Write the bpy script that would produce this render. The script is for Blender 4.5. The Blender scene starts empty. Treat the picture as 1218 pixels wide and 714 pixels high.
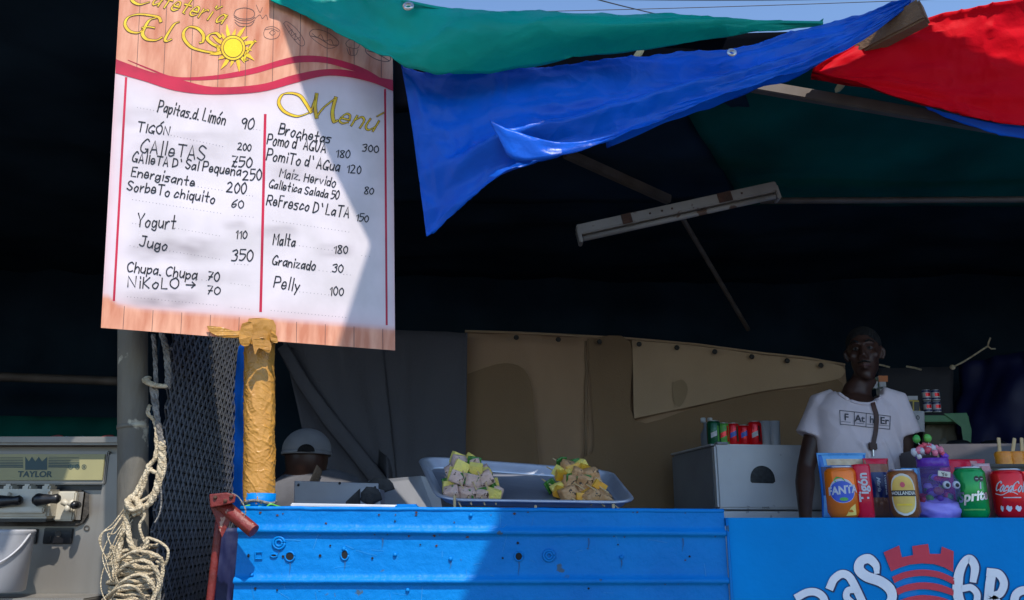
import bpy, bmesh, math, random
import numpy as np
from mathutils import Vector, Matrix, noise
from mathutils.bvhtree import BVHTree
from mathutils.geometry import tessellate_polygon
R = math.radians
sc = bpy.context.scene
col = sc.collection

# ------------------------------------------------------------------ camera, sky, sun, exposure
PITCH = R(15); ZC = 0.98; FPX = 1000.0
cam = bpy.data.cameras.new('camera'); cam_o = bpy.data.objects.new('camera', cam); col.objects.link(cam_o)
cam.sensor_width = 36; cam.lens = 36*FPX/1218; cam.clip_start = 0.05; cam.clip_end = 4000
cam_o.location = (0, 0, ZC); cam_o.rotation_euler = (R(90)+PITCH, 0, 0)
sc.camera = cam_o
SUN = Vector((.25, -.75, 1.15)).normalized()
w = bpy.data.worlds.new('World'); sc.world = w; w.use_nodes = True
nt = w.node_tree; bg = nt.nodes['Background']
sky = nt.nodes.new('ShaderNodeTexSky'); sky.sky_type = 'NISHITA'; sky.sun_disc = False
sky.sun_elevation = math.asin(SUN.z); sky.sun_rotation = math.atan2(SUN.x, SUN.y)
sky.air_density = 1.0; sky.ozone_density = 4.0; sky.dust_density = .1
nt.links.new(sky.outputs[0], bg.inputs[0]); bg.inputs[1].default_value = 0.15
sl = bpy.data.lights.new('sun', 'SUN'); sl.energy = 3.5; sl.angle = R(.5); sl.color = (1, .95, .87)
so = bpy.data.objects.new('sun', sl); col.objects.link(so); so.rotation_euler = SUN.to_track_quat('Z', 'Y').to_euler(); so.location = (2, -6, 9)
sc.view_settings.view_transform = 'Standard'; sc.view_settings.look = 'None'
sc.view_settings.gamma = 1; sc.view_settings.exposure = 0.7
sc.render.engine = 'CYCLES'

# ------------------------------------------------------------------ survey helpers (pixels of the 1218x714 photograph to points)
Fw = Vector((0, math.cos(PITCH), math.sin(PITCH))); Up = Vector((0, -math.sin(PITCH), math.cos(PITCH))); Rt = Vector((1, 0, 0))
C0 = Vector((0, 0, ZC))
def ray(x, y): return Fw + Rt*((x-609)/FPX) + Up*((357-y)/FPX)
def at(x, y, d): return C0 + ray(x, y)*d
def aty(x, y, Y):
    r = ray(x, y); return C0 + r*(Y/r.y)
def N(p, s=1.0, o=0.0): return noise.noise(Vector(p)*s + Vector((o, o*1.7, -o)))
# ------------------------------------------------------------------ objects
def wl(o):
    v = Vector((0, 0, 0))
    while o: v += o.location; o = o.parent
    return v
def tag(o, label=None, cat=None, group=None, kind=None):
    if label: o['label'] = label
    if cat: o['category'] = cat
    if group: o['group'] = group
    if kind: o['kind'] = kind
    return o
def thing(name, label, cat, loc, group=None):
    o = bpy.data.objects.new(name, None); col.objects.link(o); o.location = loc; o.empty_display_size = .05
    return tag(o, label, cat, group)
class MB:
    def __init__(s): s.V = []; s.F = []; s.M = []; s.m = 0
    def add(s, vs, fs):
        b = len(s.V); s.V += [Vector(v) for v in vs]; s.F += [tuple(b+i for i in f) for f in fs]; s.M += [s.m]*len(fs); return s
    def box(s, c, size, rot=None, bev=0.0):
        c = Vector(c); h = Vector(size)*.5; m = rot.to_matrix() if hasattr(rot, 'to_matrix') else (rot or Matrix.Identity(3))
        if bev <= 0:
            vs = [c + m@Vector((x*h.x, y*h.y, z*h.z)) for x in (-1, 1) for y in (-1, 1) for z in (-1, 1)]
            return s.add(vs, [(0,1,3,2), (4,6,7,5), (0,4,5,1), (2,3,7,6), (0,2,6,4), (1,5,7,3)])
        bm = bmesh.new(); bmesh.ops.create_cube(bm, size=1)
        for v in bm.verts: v.co = Vector((v.co.x*size[0], v.co.y*size[1], v.co.z*size[2]))
        bmesh.ops.bevel(bm, geom=bm.edges[:], offset=bev, segments=2, affect='EDGES')
        bm.verts.index_update()
        s.add([c + m@v.co for v in bm.verts], [[v.index for v in f.verts] for f in bm.faces]); bm.free(); return s
    def tube(s, pts, r, n=8, cap=True, jit=0):
        pts = [Vector(p) for p in pts]; k = len(pts)
        rr = r if isinstance(r, (list, tuple)) else [r]*k
        vs = []; prev = None
        for i, p in enumerate(pts):
            t = (pts[min(i+1, k-1)] - pts[max(i-1, 0)])
            t = t.normalized() if t.length > 1e-9 else Vector((0, 0, 1))
            a = prev if prev else (Vector((0, 0, 1)) if abs(t.z) < .9 else Vector((1, 0, 0)))
            u = (a - t*a.dot(t)).normalized(); prev = u; v = t.cross(u)
            q = rr[i]; q = q if isinstance(q, (tuple, list)) else (q, q)
            for j in range(n):
                an = 2*math.pi*j/n; d = 1 + (random.uniform(-jit, jit) if jit else 0)
                vs.append(p + (u*math.cos(an)*q[0] + v*math.sin(an)*q[1])*d)
        fs = [(i*n+j, i*n+(j+1) % n, (i+1)*n+(j+1) % n, (i+1)*n+j) for i in range(k-1) for j in range(n)]
        if cap: fs += [tuple(range(n-1, -1, -1)), tuple((k-1)*n+j for j in range(n))]
        return s.add(vs, fs)
    def lathe(s, c, prof, n=24, cap=True, axis=None):
        c = Vector(c); k = len(prof); m = axis or Matrix.Identity(3)
        vs = [c + m@Vector((r*math.cos(2*math.pi*j/n), r*math.sin(2*math.pi*j/n), z)) for r, z in prof for j in range(n)]
        fs = [(i*n+j, i*n+(j+1) % n, (i+1)*n+(j+1) % n, (i+1)*n+j) for i in range(k-1) for j in range(n)]
        if cap: fs += [tuple(range(n-1, -1, -1)), tuple((k-1)*n+j for j in range(n))]
        return s.add(vs, fs)
    def ball(s, c, r, nu=14, nv=9, fn=None):
        c = Vector(c); r = Vector(r) if not isinstance(r, (int, float)) else Vector((r, r, r)); vs = []; fs = []
        for i in range(nv+1):
            th = math.pi*i/nv
            for j in range(nu):
                ph = 2*math.pi*j/nu; d = Vector((math.sin(th)*math.cos(ph), math.sin(th)*math.sin(ph), math.cos(th)))
                k = fn(d) if fn else 1
                vs.append(c + Vector((d.x*r.x, d.y*r.y, d.z*r.z))*k)
        for i in range(nv):
            for j in range(nu): fs.append((i*nu+j, (i+1)*nu+j, (i+1)*nu+(j+1) % nu, i*nu+(j+1) % nu))
        return s.add(vs, fs)
    def grid(s, fn, nu, nv):
        vs = [fn(i/nu, j/nv) for j in range(nv+1) for i in range(nu+1)]; a = nu+1
        return s.add(vs, [(j*a+i, j*a+i+1, (j+1)*a+i+1, (j+1)*a+i) for j in range(nv) for i in range(nu)])
    def poly(s, pts2, f):
        tri = tessellate_polygon([[Vector((p[0], p[1], 0)) for p in pts2]])
        return s.add([f(*p) for p in pts2], [tuple(t) for t in tri])
    def ribbon(s, pts, wd, f):
        """flat band of width wd round a 2-D line, carried by the mapping f"""
        k = len(pts)
        if k < 2: return s
        ws = wd if isinstance(wd, (list, tuple)) else [wd]*k
        vs = []
        for i, p in enumerate(pts):
            a = pts[max(i-1, 0)]; b = pts[min(i+1, k-1)]; dx, dy = b[0]-a[0], b[1]-a[1]; L = math.hypot(dx, dy) or 1
            ex = 0; ey = 0
            if i == 0: ex, ey = -dx/L*ws[i]*.4, -dy/L*ws[i]*.4
            if i == k-1: ex, ey = dx/L*ws[i]*.4, dy/L*ws[i]*.4
            nx, ny = -dy/L*ws[i]/2, dx/L*ws[i]/2
            vs += [f(p[0]+nx+ex, p[1]+ny+ey), f(p[0]-nx+ex, p[1]-ny+ey)]
        return s.add(vs, [(2*i, 2*i+1, 2*i+3, 2*i+2) for i in range(k-1)])
    def disc(s, c, rx, ry, f, n=20):
        K = 5 if n > 12 else 1
        vs = [f(c[0], c[1])] + [f(c[0]+rx*k/K*math.cos(2*math.pi*i/n), c[1]+ry*k/K*math.sin(2*math.pi*i/n)) for k in range(1, K+1) for i in range(n)]
        return s.add(vs, [(0, 1+i, 1+(i+1) % n) for i in range(n)]+[(1+k*n+i, 1+(k+1)*n+i, 1+(k+1)*n+(i+1) % n, 1+k*n+(i+1) % n) for k in range(K-1) for i in range(n)])
    def ring(s, c, r0, r1, f, n=24, sx=1):
        vs = []
        for i in range(n):
            a = 2*math.pi*i/n; vs += [f(c[0]+r0*sx*math.cos(a), c[1]+r0*math.sin(a)), f(c[0]+r1*sx*math.cos(a), c[1]+r1*math.sin(a))]
        return s.add(vs, [(2*i, 2*i+1, (2*i+3) % (2*n), (2*i+2) % (2*n)) for i in range(n)])
    def build(s, name, mat, parent=None, smooth=False, loc=None):
        base = wl(parent) if parent else Vector(loc or (0, 0, 0))
        me = bpy.data.meshes.new(name); me.from_pydata([v-base for v in s.V], [], s.F)
        for m in (mat if isinstance(mat, (list, tuple)) else [mat]): me.materials.append(m)
        if max(s.M, default=0) > 0: me.polygons.foreach_set('material_index', s.M)
        if smooth: me.polygons.foreach_set('use_smooth', [True]*len(s.F))
        me.update()
        o = bpy.data.objects.new(name, me); col.objects.link(o)
        if parent: o.parent = parent
        else: o.location = base
        return o
def spl(pts, k=6):
    """Catmull-Rom through the points"""
    P = [Vector((*p, 0)) if len(p) == 2 else Vector(p) for p in pts]; n = len(P); out = []
    for i in range(n-1):
        a, b, c, d = P[max(i-1, 0)], P[i], P[i+1], P[min(i+2, n-1)]
        for j in range(k):
            t = j/k; out.append(.5*((2*b)+(c-a)*t+(2*a-5*b+4*c-d)*t*t+(3*b-a-3*c+d)*t**3))
    out.append(P[-1]); return [tuple(q) for q in out]
def sp2(pts, k=6): return [(p[0], p[1]) for p in spl(pts, k)]
def bake(o):
    dg = bpy.context.evaluated_depsgraph_get(); me = bpy.data.meshes.new_from_object(o.evaluated_get(dg))
    o.modifiers.clear(); o.data = me; return o
def thick(o, t, off=0):
    m = o.modifiers.new('thickness', 'SOLIDIFY'); m.thickness = t; m.offset = off; return o
def bevel(o, wd=.003, seg=2):
    m = o.modifiers.new('bevel', 'BEVEL'); m.width = wd; m.segments = seg; m.limit_method = 'ANGLE'; return o

# ------------------------------------------------------------------ materials
def mat(name, c, rough=.6, metal=0.0, c2=None, scale=8.0, amt=.5, bump=0.0, bscale=None, detail=5, trans=0.0, spec=.5, alpha=1.0, glass=0.0,
        spots=None, spot_scale=30, spot_thr=.68, streak=None, wear_rough=.0, crumple=0, cscale=9):
    m = bpy.data.materials.new(name); m.use_nodes = True; t = m.node_tree; n = t.nodes; L = t.links
    b = n['Principled BSDF']; b.inputs['Roughness'].default_value = rough; b.inputs['Metallic'].default_value = metal
    b.inputs['Specular IOR Level'].default_value = spec
    tc = n.new('ShaderNodeTexCoord'); src = tc.outputs['Object']
    if streak:
        mp = n.new('ShaderNodeMapping'); mp.inputs['Scale'].default_value = streak; L.new(src, mp.inputs[0]); src = mp.outputs[0]
    ns = n.new('ShaderNodeTexNoise'); ns.inputs['Scale'].default_value = scale; ns.inputs['Detail'].default_value = detail; L.new(src, ns.inputs[0])
    c = (*c, 1); c2 = (*c2, 1) if c2 else tuple(x*.72 for x in c[:3])+(1,)
    rp = n.new('ShaderNodeValToRGB'); rp.color_ramp.elements[0].position = .5-amt*.35; rp.color_ramp.elements[1].position = .5+amt*.35
    rp.color_ramp.elements[0].color = c2; rp.color_ramp.elements[1].color = c; L.new(ns.outputs[0], rp.inputs[0]); out = rp.outputs[0]
    if spots:
        n2 = n.new('ShaderNodeTexNoise'); n2.inputs['Scale'].default_value = spot_scale; n2.inputs['Detail'].default_value = 6; L.new(tc.outputs['Object'], n2.inputs[0])
        r2 = n.new('ShaderNodeValToRGB'); r2.color_ramp.elements[0].position = spot_thr; r2.color_ramp.elements[1].position = spot_thr+.03; L.new(n2.outputs[0], r2.inputs[0])
        mx = n.new('ShaderNodeMixRGB'); L.new(r2.outputs[0], mx.inputs[0]); L.new(out, mx.inputs[1]); mx.inputs[2].default_value = (*spots, 1); out = mx.outputs[0]
    L.new(out, b.inputs['Base Color'])
    mr = n.new('ShaderNodeMapRange'); mr.inputs['To Min'].default_value = max(.03, rough-.12-wear_rough); mr.inputs['To Max'].default_value = min(1, rough+.12); L.new(ns.outputs[0], mr.inputs[0]); L.new(mr.outputs[0], b.inputs['Roughness'])
    if bump:
        n3 = n.new('ShaderNodeTexNoise'); n3.inputs['Scale'].default_value = bscale or scale*4; n3.inputs['Detail'].default_value = 6; L.new(src, n3.inputs[0])
        bp = n.new('ShaderNodeBump'); bp.inputs['Strength'].default_value = min(1, bump); bp.inputs['Distance'].default_value = .01; L.new(n3.outputs[0], bp.inputs['Height']); L.new(bp.outputs[0], b.inputs['Normal'])
    if crumple:
        vd = n.new('ShaderNodeTexNoise'); vd.inputs['Scale'].default_value = cscale*.6; L.new(tc.outputs['Object'], vd.inputs[0])
        av = n.new('ShaderNodeVectorMath'); av.operation = 'MULTIPLY_ADD'; av.inputs[1].default_value = (.25,)*3; L.new(vd.outputs['Color'], av.inputs[0]); L.new(tc.outputs['Object'], av.inputs[2])
        vo = n.new('ShaderNodeTexVoronoi'); vo.feature = 'F1'; vo.inputs['Scale'].default_value = cscale; L.new(av.outputs[0], vo.inputs['Vector'])
        b2 = n.new('ShaderNodeBump'); b2.inputs['Strength'].default_value = crumple; b2.inputs['Distance'].default_value = .03; L.new(vo.outputs['Distance'], b2.inputs['Height'])
        if bump: L.new(bp.outputs[0], b2.inputs['Normal'])
        L.new(b2.outputs[0], b.inputs['Normal'])
    if glass: b.inputs['Transmission Weight'].default_value = glass; b.inputs['IOR'].default_value = 1.3
    if alpha < 1: b.inputs['Alpha'].default_value = alpha
    if trans:
        tr = n.new('ShaderNodeBsdfTranslucent'); L.new(out, tr.inputs[0]); ms = n.new('ShaderNodeMixShader'); ms.inputs[0].default_value = trans
        L.new(b.outputs[0], ms.inputs[1]); L.new(tr.outputs[0], ms.inputs[2]); L.new(ms.outputs[0], n['Material Output'].inputs[0])
    return m
M = dict(
 ground=mat('dusty ground', (.17, .15, .13), .9, scale=3, bump=.6, bscale=40),
 blue_paint=mat('blue enamel paint', (.0, .205, .58), .45, spec=.15, c2=(.0, .125, .42), scale=5.5, amt=.95, detail=9, bump=.35, bscale=45, spots=(.05, .10, .16), spot_scale=24, spot_thr=.675),
 blue_paint2=mat('brushed blue sign paint', (.0, .23, .62), .6, spec=.08, c2=(.0, .17, .47), scale=5, amt=.8, bump=.12, bscale=45, spots=(.02, .2, .55), spot_scale=7, spot_thr=.62),
 scratch=mat('scratched lighter blue', (.03, .27, .62), .6), grime=mat('grime on blue paint', (.012, .09, .24), .7),
 blue_deep=mat('deep blue tarpaulin', (.0, .05, .30), .6, spec=.1), gap_dark=mat('near-black gap darkness', (.0015, .002, .004), .9, spec=.02),
 hole=mat('dark hole', (.004, .005, .008), .9),
 board=None,
 red_print=mat('crimson print', (.55, .004, .045), .5, amt=.2),
 yellow_print=mat('yellow print', (.82, .62, .02), .5, c2=(.75, .42, .015), scale=60),
 brown_print=mat('dark outline print', (.16, .07, .015), .5),
 ink=mat('black marker ink', (.010, .010, .014), .5),
 dots=mat('grey dotted print', (.07, .06, .07), .6),
 doodle=mat('thin brown line print', (.13, .07, .06), .6),
 sunray=mat('orange yellow print', (.85, .45, .01), .5, c2=(.9, .65, .03), scale=40),
 sun_y=mat('sun yellow print', (.9, .72, .015), .45, c2=(.9, .55, .01), scale=18),
 pole=mat('weathered grey pole', (.20, .17, .12), .75, c2=(.07, .066, .058), scale=9, amt=.9, bump=.4, bscale=60, streak=(1, 1, .35), spots=(.42, .38, .28), spot_scale=13, spot_thr=.63),
 rope=mat('frayed cream rope', (.66, .55, .38), .9, c2=(.40, .31, .19), scale=70, bump=.9, bscale=260),
 rope_grey=mat('dirty grey rope', (.30, .28, .25), .9, c2=(.12, .11, .10), scale=50, bump=.9, bscale=200),
 tape=mat('brown packing tape', (.56, .28, .055), .32, c2=(.40, .18, .03), scale=22, amt=.9, bump=.3, bscale=60, crumple=.10, cscale=26, streak=(1, 1, .6), trans=.12),
 green=mat('green tarpaulin', (.0, .46, .36), .45, spec=.2, c2=(.0, .28, .24), scale=4, amt=.9, detail=9, bump=.4, bscale=16, trans=.22, crumple=.30, cscale=7),
 blue=mat('blue tarpaulin', (.0, .15, .82), .38, spec=.28, c2=(.0, .07, .48), scale=5, amt=.95, detail=9, bump=.5, bscale=16, trans=.16, crumple=.38, cscale=8),
 red=mat('red tarpaulin', (.66, .0, .006), .6, spec=.06, c2=(.52, .0, .010), scale=5, amt=.9, detail=9, bump=.4, bscale=18, trans=.12, crumple=.30, cscale=7),
 roof_green=mat('dark green roof tarpaulin', (.001, .12, .10), .8, spec=.1, c2=(.001, .028, .024), scale=2.4, amt=.9, bump=.5, bscale=6),
 roof_dark=mat('black tarpaulin', (.020, .040, .062), .85, spec=.05, c2=(.003, .009, .018), scale=2.6, amt=.9, bump=.6, bscale=5),
 navy=mat('navy tarpaulin', (.004, .008, .075), .6, c2=(.002, .004, .035), scale=2.5, amt=.9, bump=.5, bscale=6),
 shade=mat('blue light blocker', (.22, .33, .60), .7, amt=.3, trans=.5),  # added overhead sheet, blue and translucent to tint the shade below
 wood=mat('sawn beam wood', (.20, .115, .06), .8, c2=(.11, .06, .03), scale=14, amt=.9, bump=.4, streak=(.3, 3, 3)),
 wood_pale=mat('pale peg wood', (.62, .5, .26), .7, c2=(.45, .34, .16), scale=30),
 steel_dim=mat('dull steel bar', (.15, .125, .11), .6, metal=.4, c2=(.07, .055, .045), scale=12, amt=.9),
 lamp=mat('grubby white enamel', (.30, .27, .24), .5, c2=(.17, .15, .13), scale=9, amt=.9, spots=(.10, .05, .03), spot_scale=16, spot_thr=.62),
 rust=mat('rust patch', (.09, .035, .02), .85, c2=(.04, .02, .012), scale=30, bump=.4),
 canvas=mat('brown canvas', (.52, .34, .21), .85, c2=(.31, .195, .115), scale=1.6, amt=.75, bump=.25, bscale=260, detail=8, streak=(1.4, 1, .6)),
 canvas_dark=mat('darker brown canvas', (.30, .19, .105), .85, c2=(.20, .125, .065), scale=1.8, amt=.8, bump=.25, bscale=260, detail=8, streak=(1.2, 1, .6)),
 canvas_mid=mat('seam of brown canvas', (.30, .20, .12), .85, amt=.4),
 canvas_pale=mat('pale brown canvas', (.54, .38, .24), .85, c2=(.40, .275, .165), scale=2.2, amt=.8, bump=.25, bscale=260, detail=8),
 canvas_grey=mat('slate grey canvas', (.115, .115, .135), .85, c2=(.070, .070, .088), scale=2.2, amt=.9, bump=.35, bscale=200, detail=8, streak=(1, 1, .5)),
 stain=mat('water stain on canvas', (.34, .235, .135), .85, c2=(.38, .27, .16), scale=6),
 grommet=mat('dark eyelet', (.02, .016, .014), .5),
 mesh=mat('expanded metal', (.29, .29, .30), .55, metal=.2, c2=(.16, .16, .165), scale=20, amt=.9),
 machine=mat('brushed steel cabinet', (.29, .27, .245), .42, metal=.35, c2=(.15, .14, .125), scale=5, amt=.9, streak=(1, 1, .25), bump=.05, bscale=60),
 machine_panel=mat('yellowed control panel', (.33, .30, .14), .45, c2=(.24, .22, .11), scale=9, amt=.7),
 teal=mat('dark teal print', (.025, .06, .065), .5),
 knob=mat('black plastic', (.012, .012, .014), .38, bump=.1),
 plastic_white=mat('aged white plastic', (.58, .54, .45), .45, c2=(.42, .38, .3), scale=12, amt=.8),
 bucket=mat('cloudy plastic', (.50, .50, .52), .35, c2=(.42, .42, .45), scale=7, alpha=.78),
 pink_mix=mat('pink mix', (.60, .22, .14), .5, scale=9),
 red_steel=mat('red painted steel', (.20, .014, .009), .5, c2=(.09, .010, .007), scale=20, amt=.9, bump=.3, bscale=70, spots=(.35, .2, .15), spot_scale=40, spot_thr=.64),
 tin=mat('dull sheet metal', (.44, .44, .46), .42, metal=.2, c2=(.28, .28, .30), scale=8, amt=.9),
 alu_dull=mat('scratched tray floor', (.26, .265, .29), .4, metal=.4, c2=(.17, .175, .20), scale=9, bump=.1, bscale=30),
 alu=mat('aluminium tray', (.52, .53, .56), .34, metal=.5, c2=(.36, .37, .40), scale=10, amt=.7, bump=.06, bscale=12),
 char=mat('charred metal', (.015, .014, .013), .9, c2=(.09, .08, .07), scale=18, amt=.9, bump=.5),
 meat=mat('pale pork', (.74, .52, .42), .6, c2=(.50, .31, .23), scale=55, amt=.9, bump=.5, bscale=120, spots=(.12, .07, .045), spot_scale=90, spot_thr=.60),
 meat_brown=mat('seasoned pork', (.62, .36, .16), .55, c2=(.36, .17, .06), scale=50, amt=.9, bump=.5, bscale=120, spots=(.05, .03, .012), spot_scale=80, spot_thr=.60),
 pine=mat('pineapple', (.85, .68, .10), .5, c2=(.68, .56, .18), scale=60, amt=.9, bump=.4),
 pepper=mat('green pepper', (.05, .21, .015), .28, c2=(.02, .11, .012), scale=30, amt=.9),
 carrot=mat('orange pepper', (.80, .34, .02), .35, c2=(.5, .32, .03), scale=30),
 stick=mat('bamboo stick', (.60, .42, .2), .7),
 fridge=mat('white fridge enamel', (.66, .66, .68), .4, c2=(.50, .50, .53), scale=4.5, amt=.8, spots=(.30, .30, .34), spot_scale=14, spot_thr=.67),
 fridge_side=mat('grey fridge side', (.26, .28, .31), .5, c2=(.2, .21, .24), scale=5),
 sticker=mat('black sticker', (.008, .009, .012), .5, c2=(.03, .035, .04), scale=60),
 skin=mat('dark brown skin', (.070, .031, .021), .45, spec=.4, c2=(.045, .020, .014), scale=12),
 hair=mat('black hair', (.008, .007, .007), .9, bump=.7, bscale=300),
 eyew=mat('eye white', (.13, .10, .09), .5), lip=mat('lip', (.11, .04, .035), .5),
 shirt=mat('pale pink grey cotton', (.86, .72, .74), .85, c2=(.72, .60, .62), scale=6, bump=.3, bscale=10, crumple=.35, cscale=7),
 trousers=mat('dark trousers', (.02, .022, .03), .9),
 strap=mat('brown leather', (.085, .028, .018), .55, c2=(.05, .018, .012), scale=30),
 print_grey=mat('dark grey shirt print', (.09, .085, .10), .8),
 grey_cloth=mat('grey cotton', (.12, .12, .135), .9, c2=(.06, .06, .07), scale=7, bump=.3, bscale=14),
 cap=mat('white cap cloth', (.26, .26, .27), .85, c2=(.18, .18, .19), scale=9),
 white=mat('white gloss', (.68, .68, .70), .4, amt=.2), white_paint=mat('white sign paint', (.74, .76, .80), .6, c2=(.62, .65, .72), scale=14, bump=.1),
 sign_red=mat('red sign paint', (.55, .030, .055), .6, c2=(.45, .02, .05), scale=12, bump=.1),
 sign_dark=mat('navy sign outline', (.004, .02, .10), .6),
 cable=mat('black cable', (.02, .02, .025), .6),
 silver=mat('can lid aluminium', (.70, .70, .70), .3, metal=.9),
 orange_can=mat('orange can', (.95, .22, .012), .2, c2=(.88, .16, .010), scale=5, amt=.5, metal=.25),
 green_can=mat('green can', (.005, .42, .08), .22, c2=(.004, .22, .045), metal=.25),
 dkgreen_can=mat('dark green can', (.006, .12, .05), .25, metal=.2),
 red_can=mat('red can', (.86, .008, .014), .2, c2=(.74, .006, .012), metal=.25),
 gold_can=mat('amber can', (.36, .13, .03), .25, c2=(.28, .09, .02), metal=.3),
 gold=mat('yellow label', (.90, .62, .12), .35, c2=(.68, .40, .06), scale=20),
 cream=mat('cream print', (.80, .76, .62), .45, amt=.3),
 black_print=mat('black print', (.012, .014, .014), .4), blue_print=mat('bright blue print', (.02, .09, .55), .35),
 leaf=mat('light green print', (.12, .45, .06), .4), red_wrap=mat('glossy red wrapper', (.75, .01, .03), .25, c2=(.55, .006, .03), scale=8, bump=.15, bscale=30),
 blue_wrap=mat('glossy blue wrapper', (.03, .22, .62), .25, c2=(.02, .12, .45), scale=9, bump=.2, bscale=40),
 sky_wrap=mat('light blue wrapper', (.16, .45, .70), .3, c2=(.10, .32, .60), scale=9, bump=.2, bscale=40),
 navy_wrap=mat('navy label', (.006, .022, .13), .3), biscuit=mat('biscuit seen through film', (.38, .16, .08), .3, c2=(.25, .09, .05), scale=25, bump=.2),
 bread=mat('bread seen through film', (.66, .52, .33), .4, c2=(.48, .32, .17), scale=40, bump=.3),
 pink_wrap=mat('pink printed film', (.62, .30, .27), .3, c2=(.45, .12, .12), scale=60, amt=.9), sleeve=mat('white and red sleeve', (.62, .50, .48), .35, c2=(.5, .16, .15), scale=45, amt=.9, streak=(1, 1, 3)),
 purple_glass=mat('purple clear plastic', (.28, .18, .50), .10, c2=(.20, .10, .42), alpha=.32), purple=mat('violet wrapping', (.17, .04, .42), .3, c2=(.10, .02, .3), scale=20, bump=.3),
 lilac=mat('lilac tissue', (.42, .34, .85), .45, c2=(.30, .22, .70), scale=12, bump=.3), pink=mat('pink ribbon', (.85, .22, .30), .4), coral=mat('coral ribbon', (.75, .08, .12), .4),
 sweet_green=mat('green sweet', (.06, .35, .05), .3), sweet_brown=mat('brown sweet', (.35, .10, .06), .3),
 orange_ice=mat('orange ice', (.80, .33, .02), .35, c2=(.70, .22, .015), scale=30, bump=.3),
 green_steel=mat('green painted shelf steel', (.10, .26, .12), .5, c2=(.07, .19, .09), scale=14, bump=.1),
 paper=mat('white paper', (.62, .62, .66), .8), yellow_box=mat('yellow carton', (.65, .48, .06), .5), orange_box=mat('orange carton', (.70, .20, .04), .5),
 tan_panel=mat('stained tan panel', (.17, .15, .10), .8, c2=(.08, .075, .06), scale=4, amt=.9), dark_panel=mat('sooty wall sheet', (.035, .035, .042), .8, c2=(.018, .018, .024), scale=4, amt=.9),
 stove=mat('sooty stove steel', (.09, .075, .075), .5, c2=(.05, .04, .045), scale=9),
 concrete=mat('pale masonry', (.42, .38, .33), .85, c2=(.35, .31, .27), scale=2, bump=.3),
)

# ------------------------------------------------------------------ handwriting: single-line letters, x 0..9, y 0..9, baseline 2
GL = {}
for ln in """A 02 29 52;14 44
B 02 09;~09 49 46 06 56 53 02
C ~58 39 07 04 22 53
D 02 09;~09 48 54 12 02
E 49 09 02 42;06 36
F 49 09 02;06 36
G ~58 39 06 03 32 54;34 54 52
H 02 09;52 59;06 56
I 19 12
U ~09 04 22 44 59
J ~49 43 22 03;19 59
L 09 02 42
M 02 09 35 69 62
N 02 09 52 59
O ~39 07 04 32 54 57 39
P 02 09;~09 49 56 05
R 02 09;~09 49 56 05;25 52
S ~58 29 07 35 54 32 03
T 09 69;39 32
Y 09 35 69;35 32
K 02 09;49 05 42
a ~45 26 04 12 44;46 42
b 09 02;~05 36 44 22 03
c ~45 26 03 12 43
d ~45 16 03 22 44;49 42
e 04 44;~44 36 16 03 22 43
f ~49 28 26 22;06 46
g ~45 16 03 22 44;~46 41 20 01
h 09 02;~04 26 45 42
i 16 12;18 19
j 26 20 00;28 29
k 09 02;46 04 42
l 19 12
m 06 02;~04 16 35 32;~34 46 65 62
n 06 02;~04 26 45 42
o ~26 04 12 32 45 26
p 06 00;~05 36 44 22 03
q ~45 16 03 22 44;46 40
r 06 02;~04 26 36
s ~46 16 05 34 32 02
t 29 22 32;06 46
u ~06 03 22 44;46 42
v 06 22 46
x 06 42;02 46
y 06 23;46 10
z 06 46 02 42
0 ~29 07 04 22 44 47 29
1 07 29 22
2 ~08 29 47 02;02 52
3 ~08 39 47 26 45 32 02
5 49 09 06;~06 46 44 22 02
6 ~49 16 03 22 44 35 04
7 09 49 12;15 45
8 ~26 08 29 48 26 03 22 43 26
9 ~48 29 07 25 48;48 42
. 02 12
' 19 27
- 05 45
> 05 65;47 65 43""".split('\n'):
    k, d = ln.split(' ', 1); GL[k] = [((s[0] == '~'), [(int(q[0]), int(q[1])) for q in s.strip('~').split()]) for s in d.split(';')]
ACC = {'ó': 'o', 'Ó': 'O', 'í': 'i', 'ú': 'u', 'ñ': 'n'}
def glyph(ch):
    base = GL.get(ACC.get(ch, ch)); 
    if base is None: return None
    g = list(base)
    if ch in 'óíú': g.append((False, [(2, 7.5), (4, 9.5)]))
    if ch == 'Ó': g.append((False, [(3, 10), (5, 11.5)]))
    if ch == 'ñ': g.append((True, [(0, 7.8), (1.5, 8.6), (3, 7.8), (4.5, 8.6)]))
    return g
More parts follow.
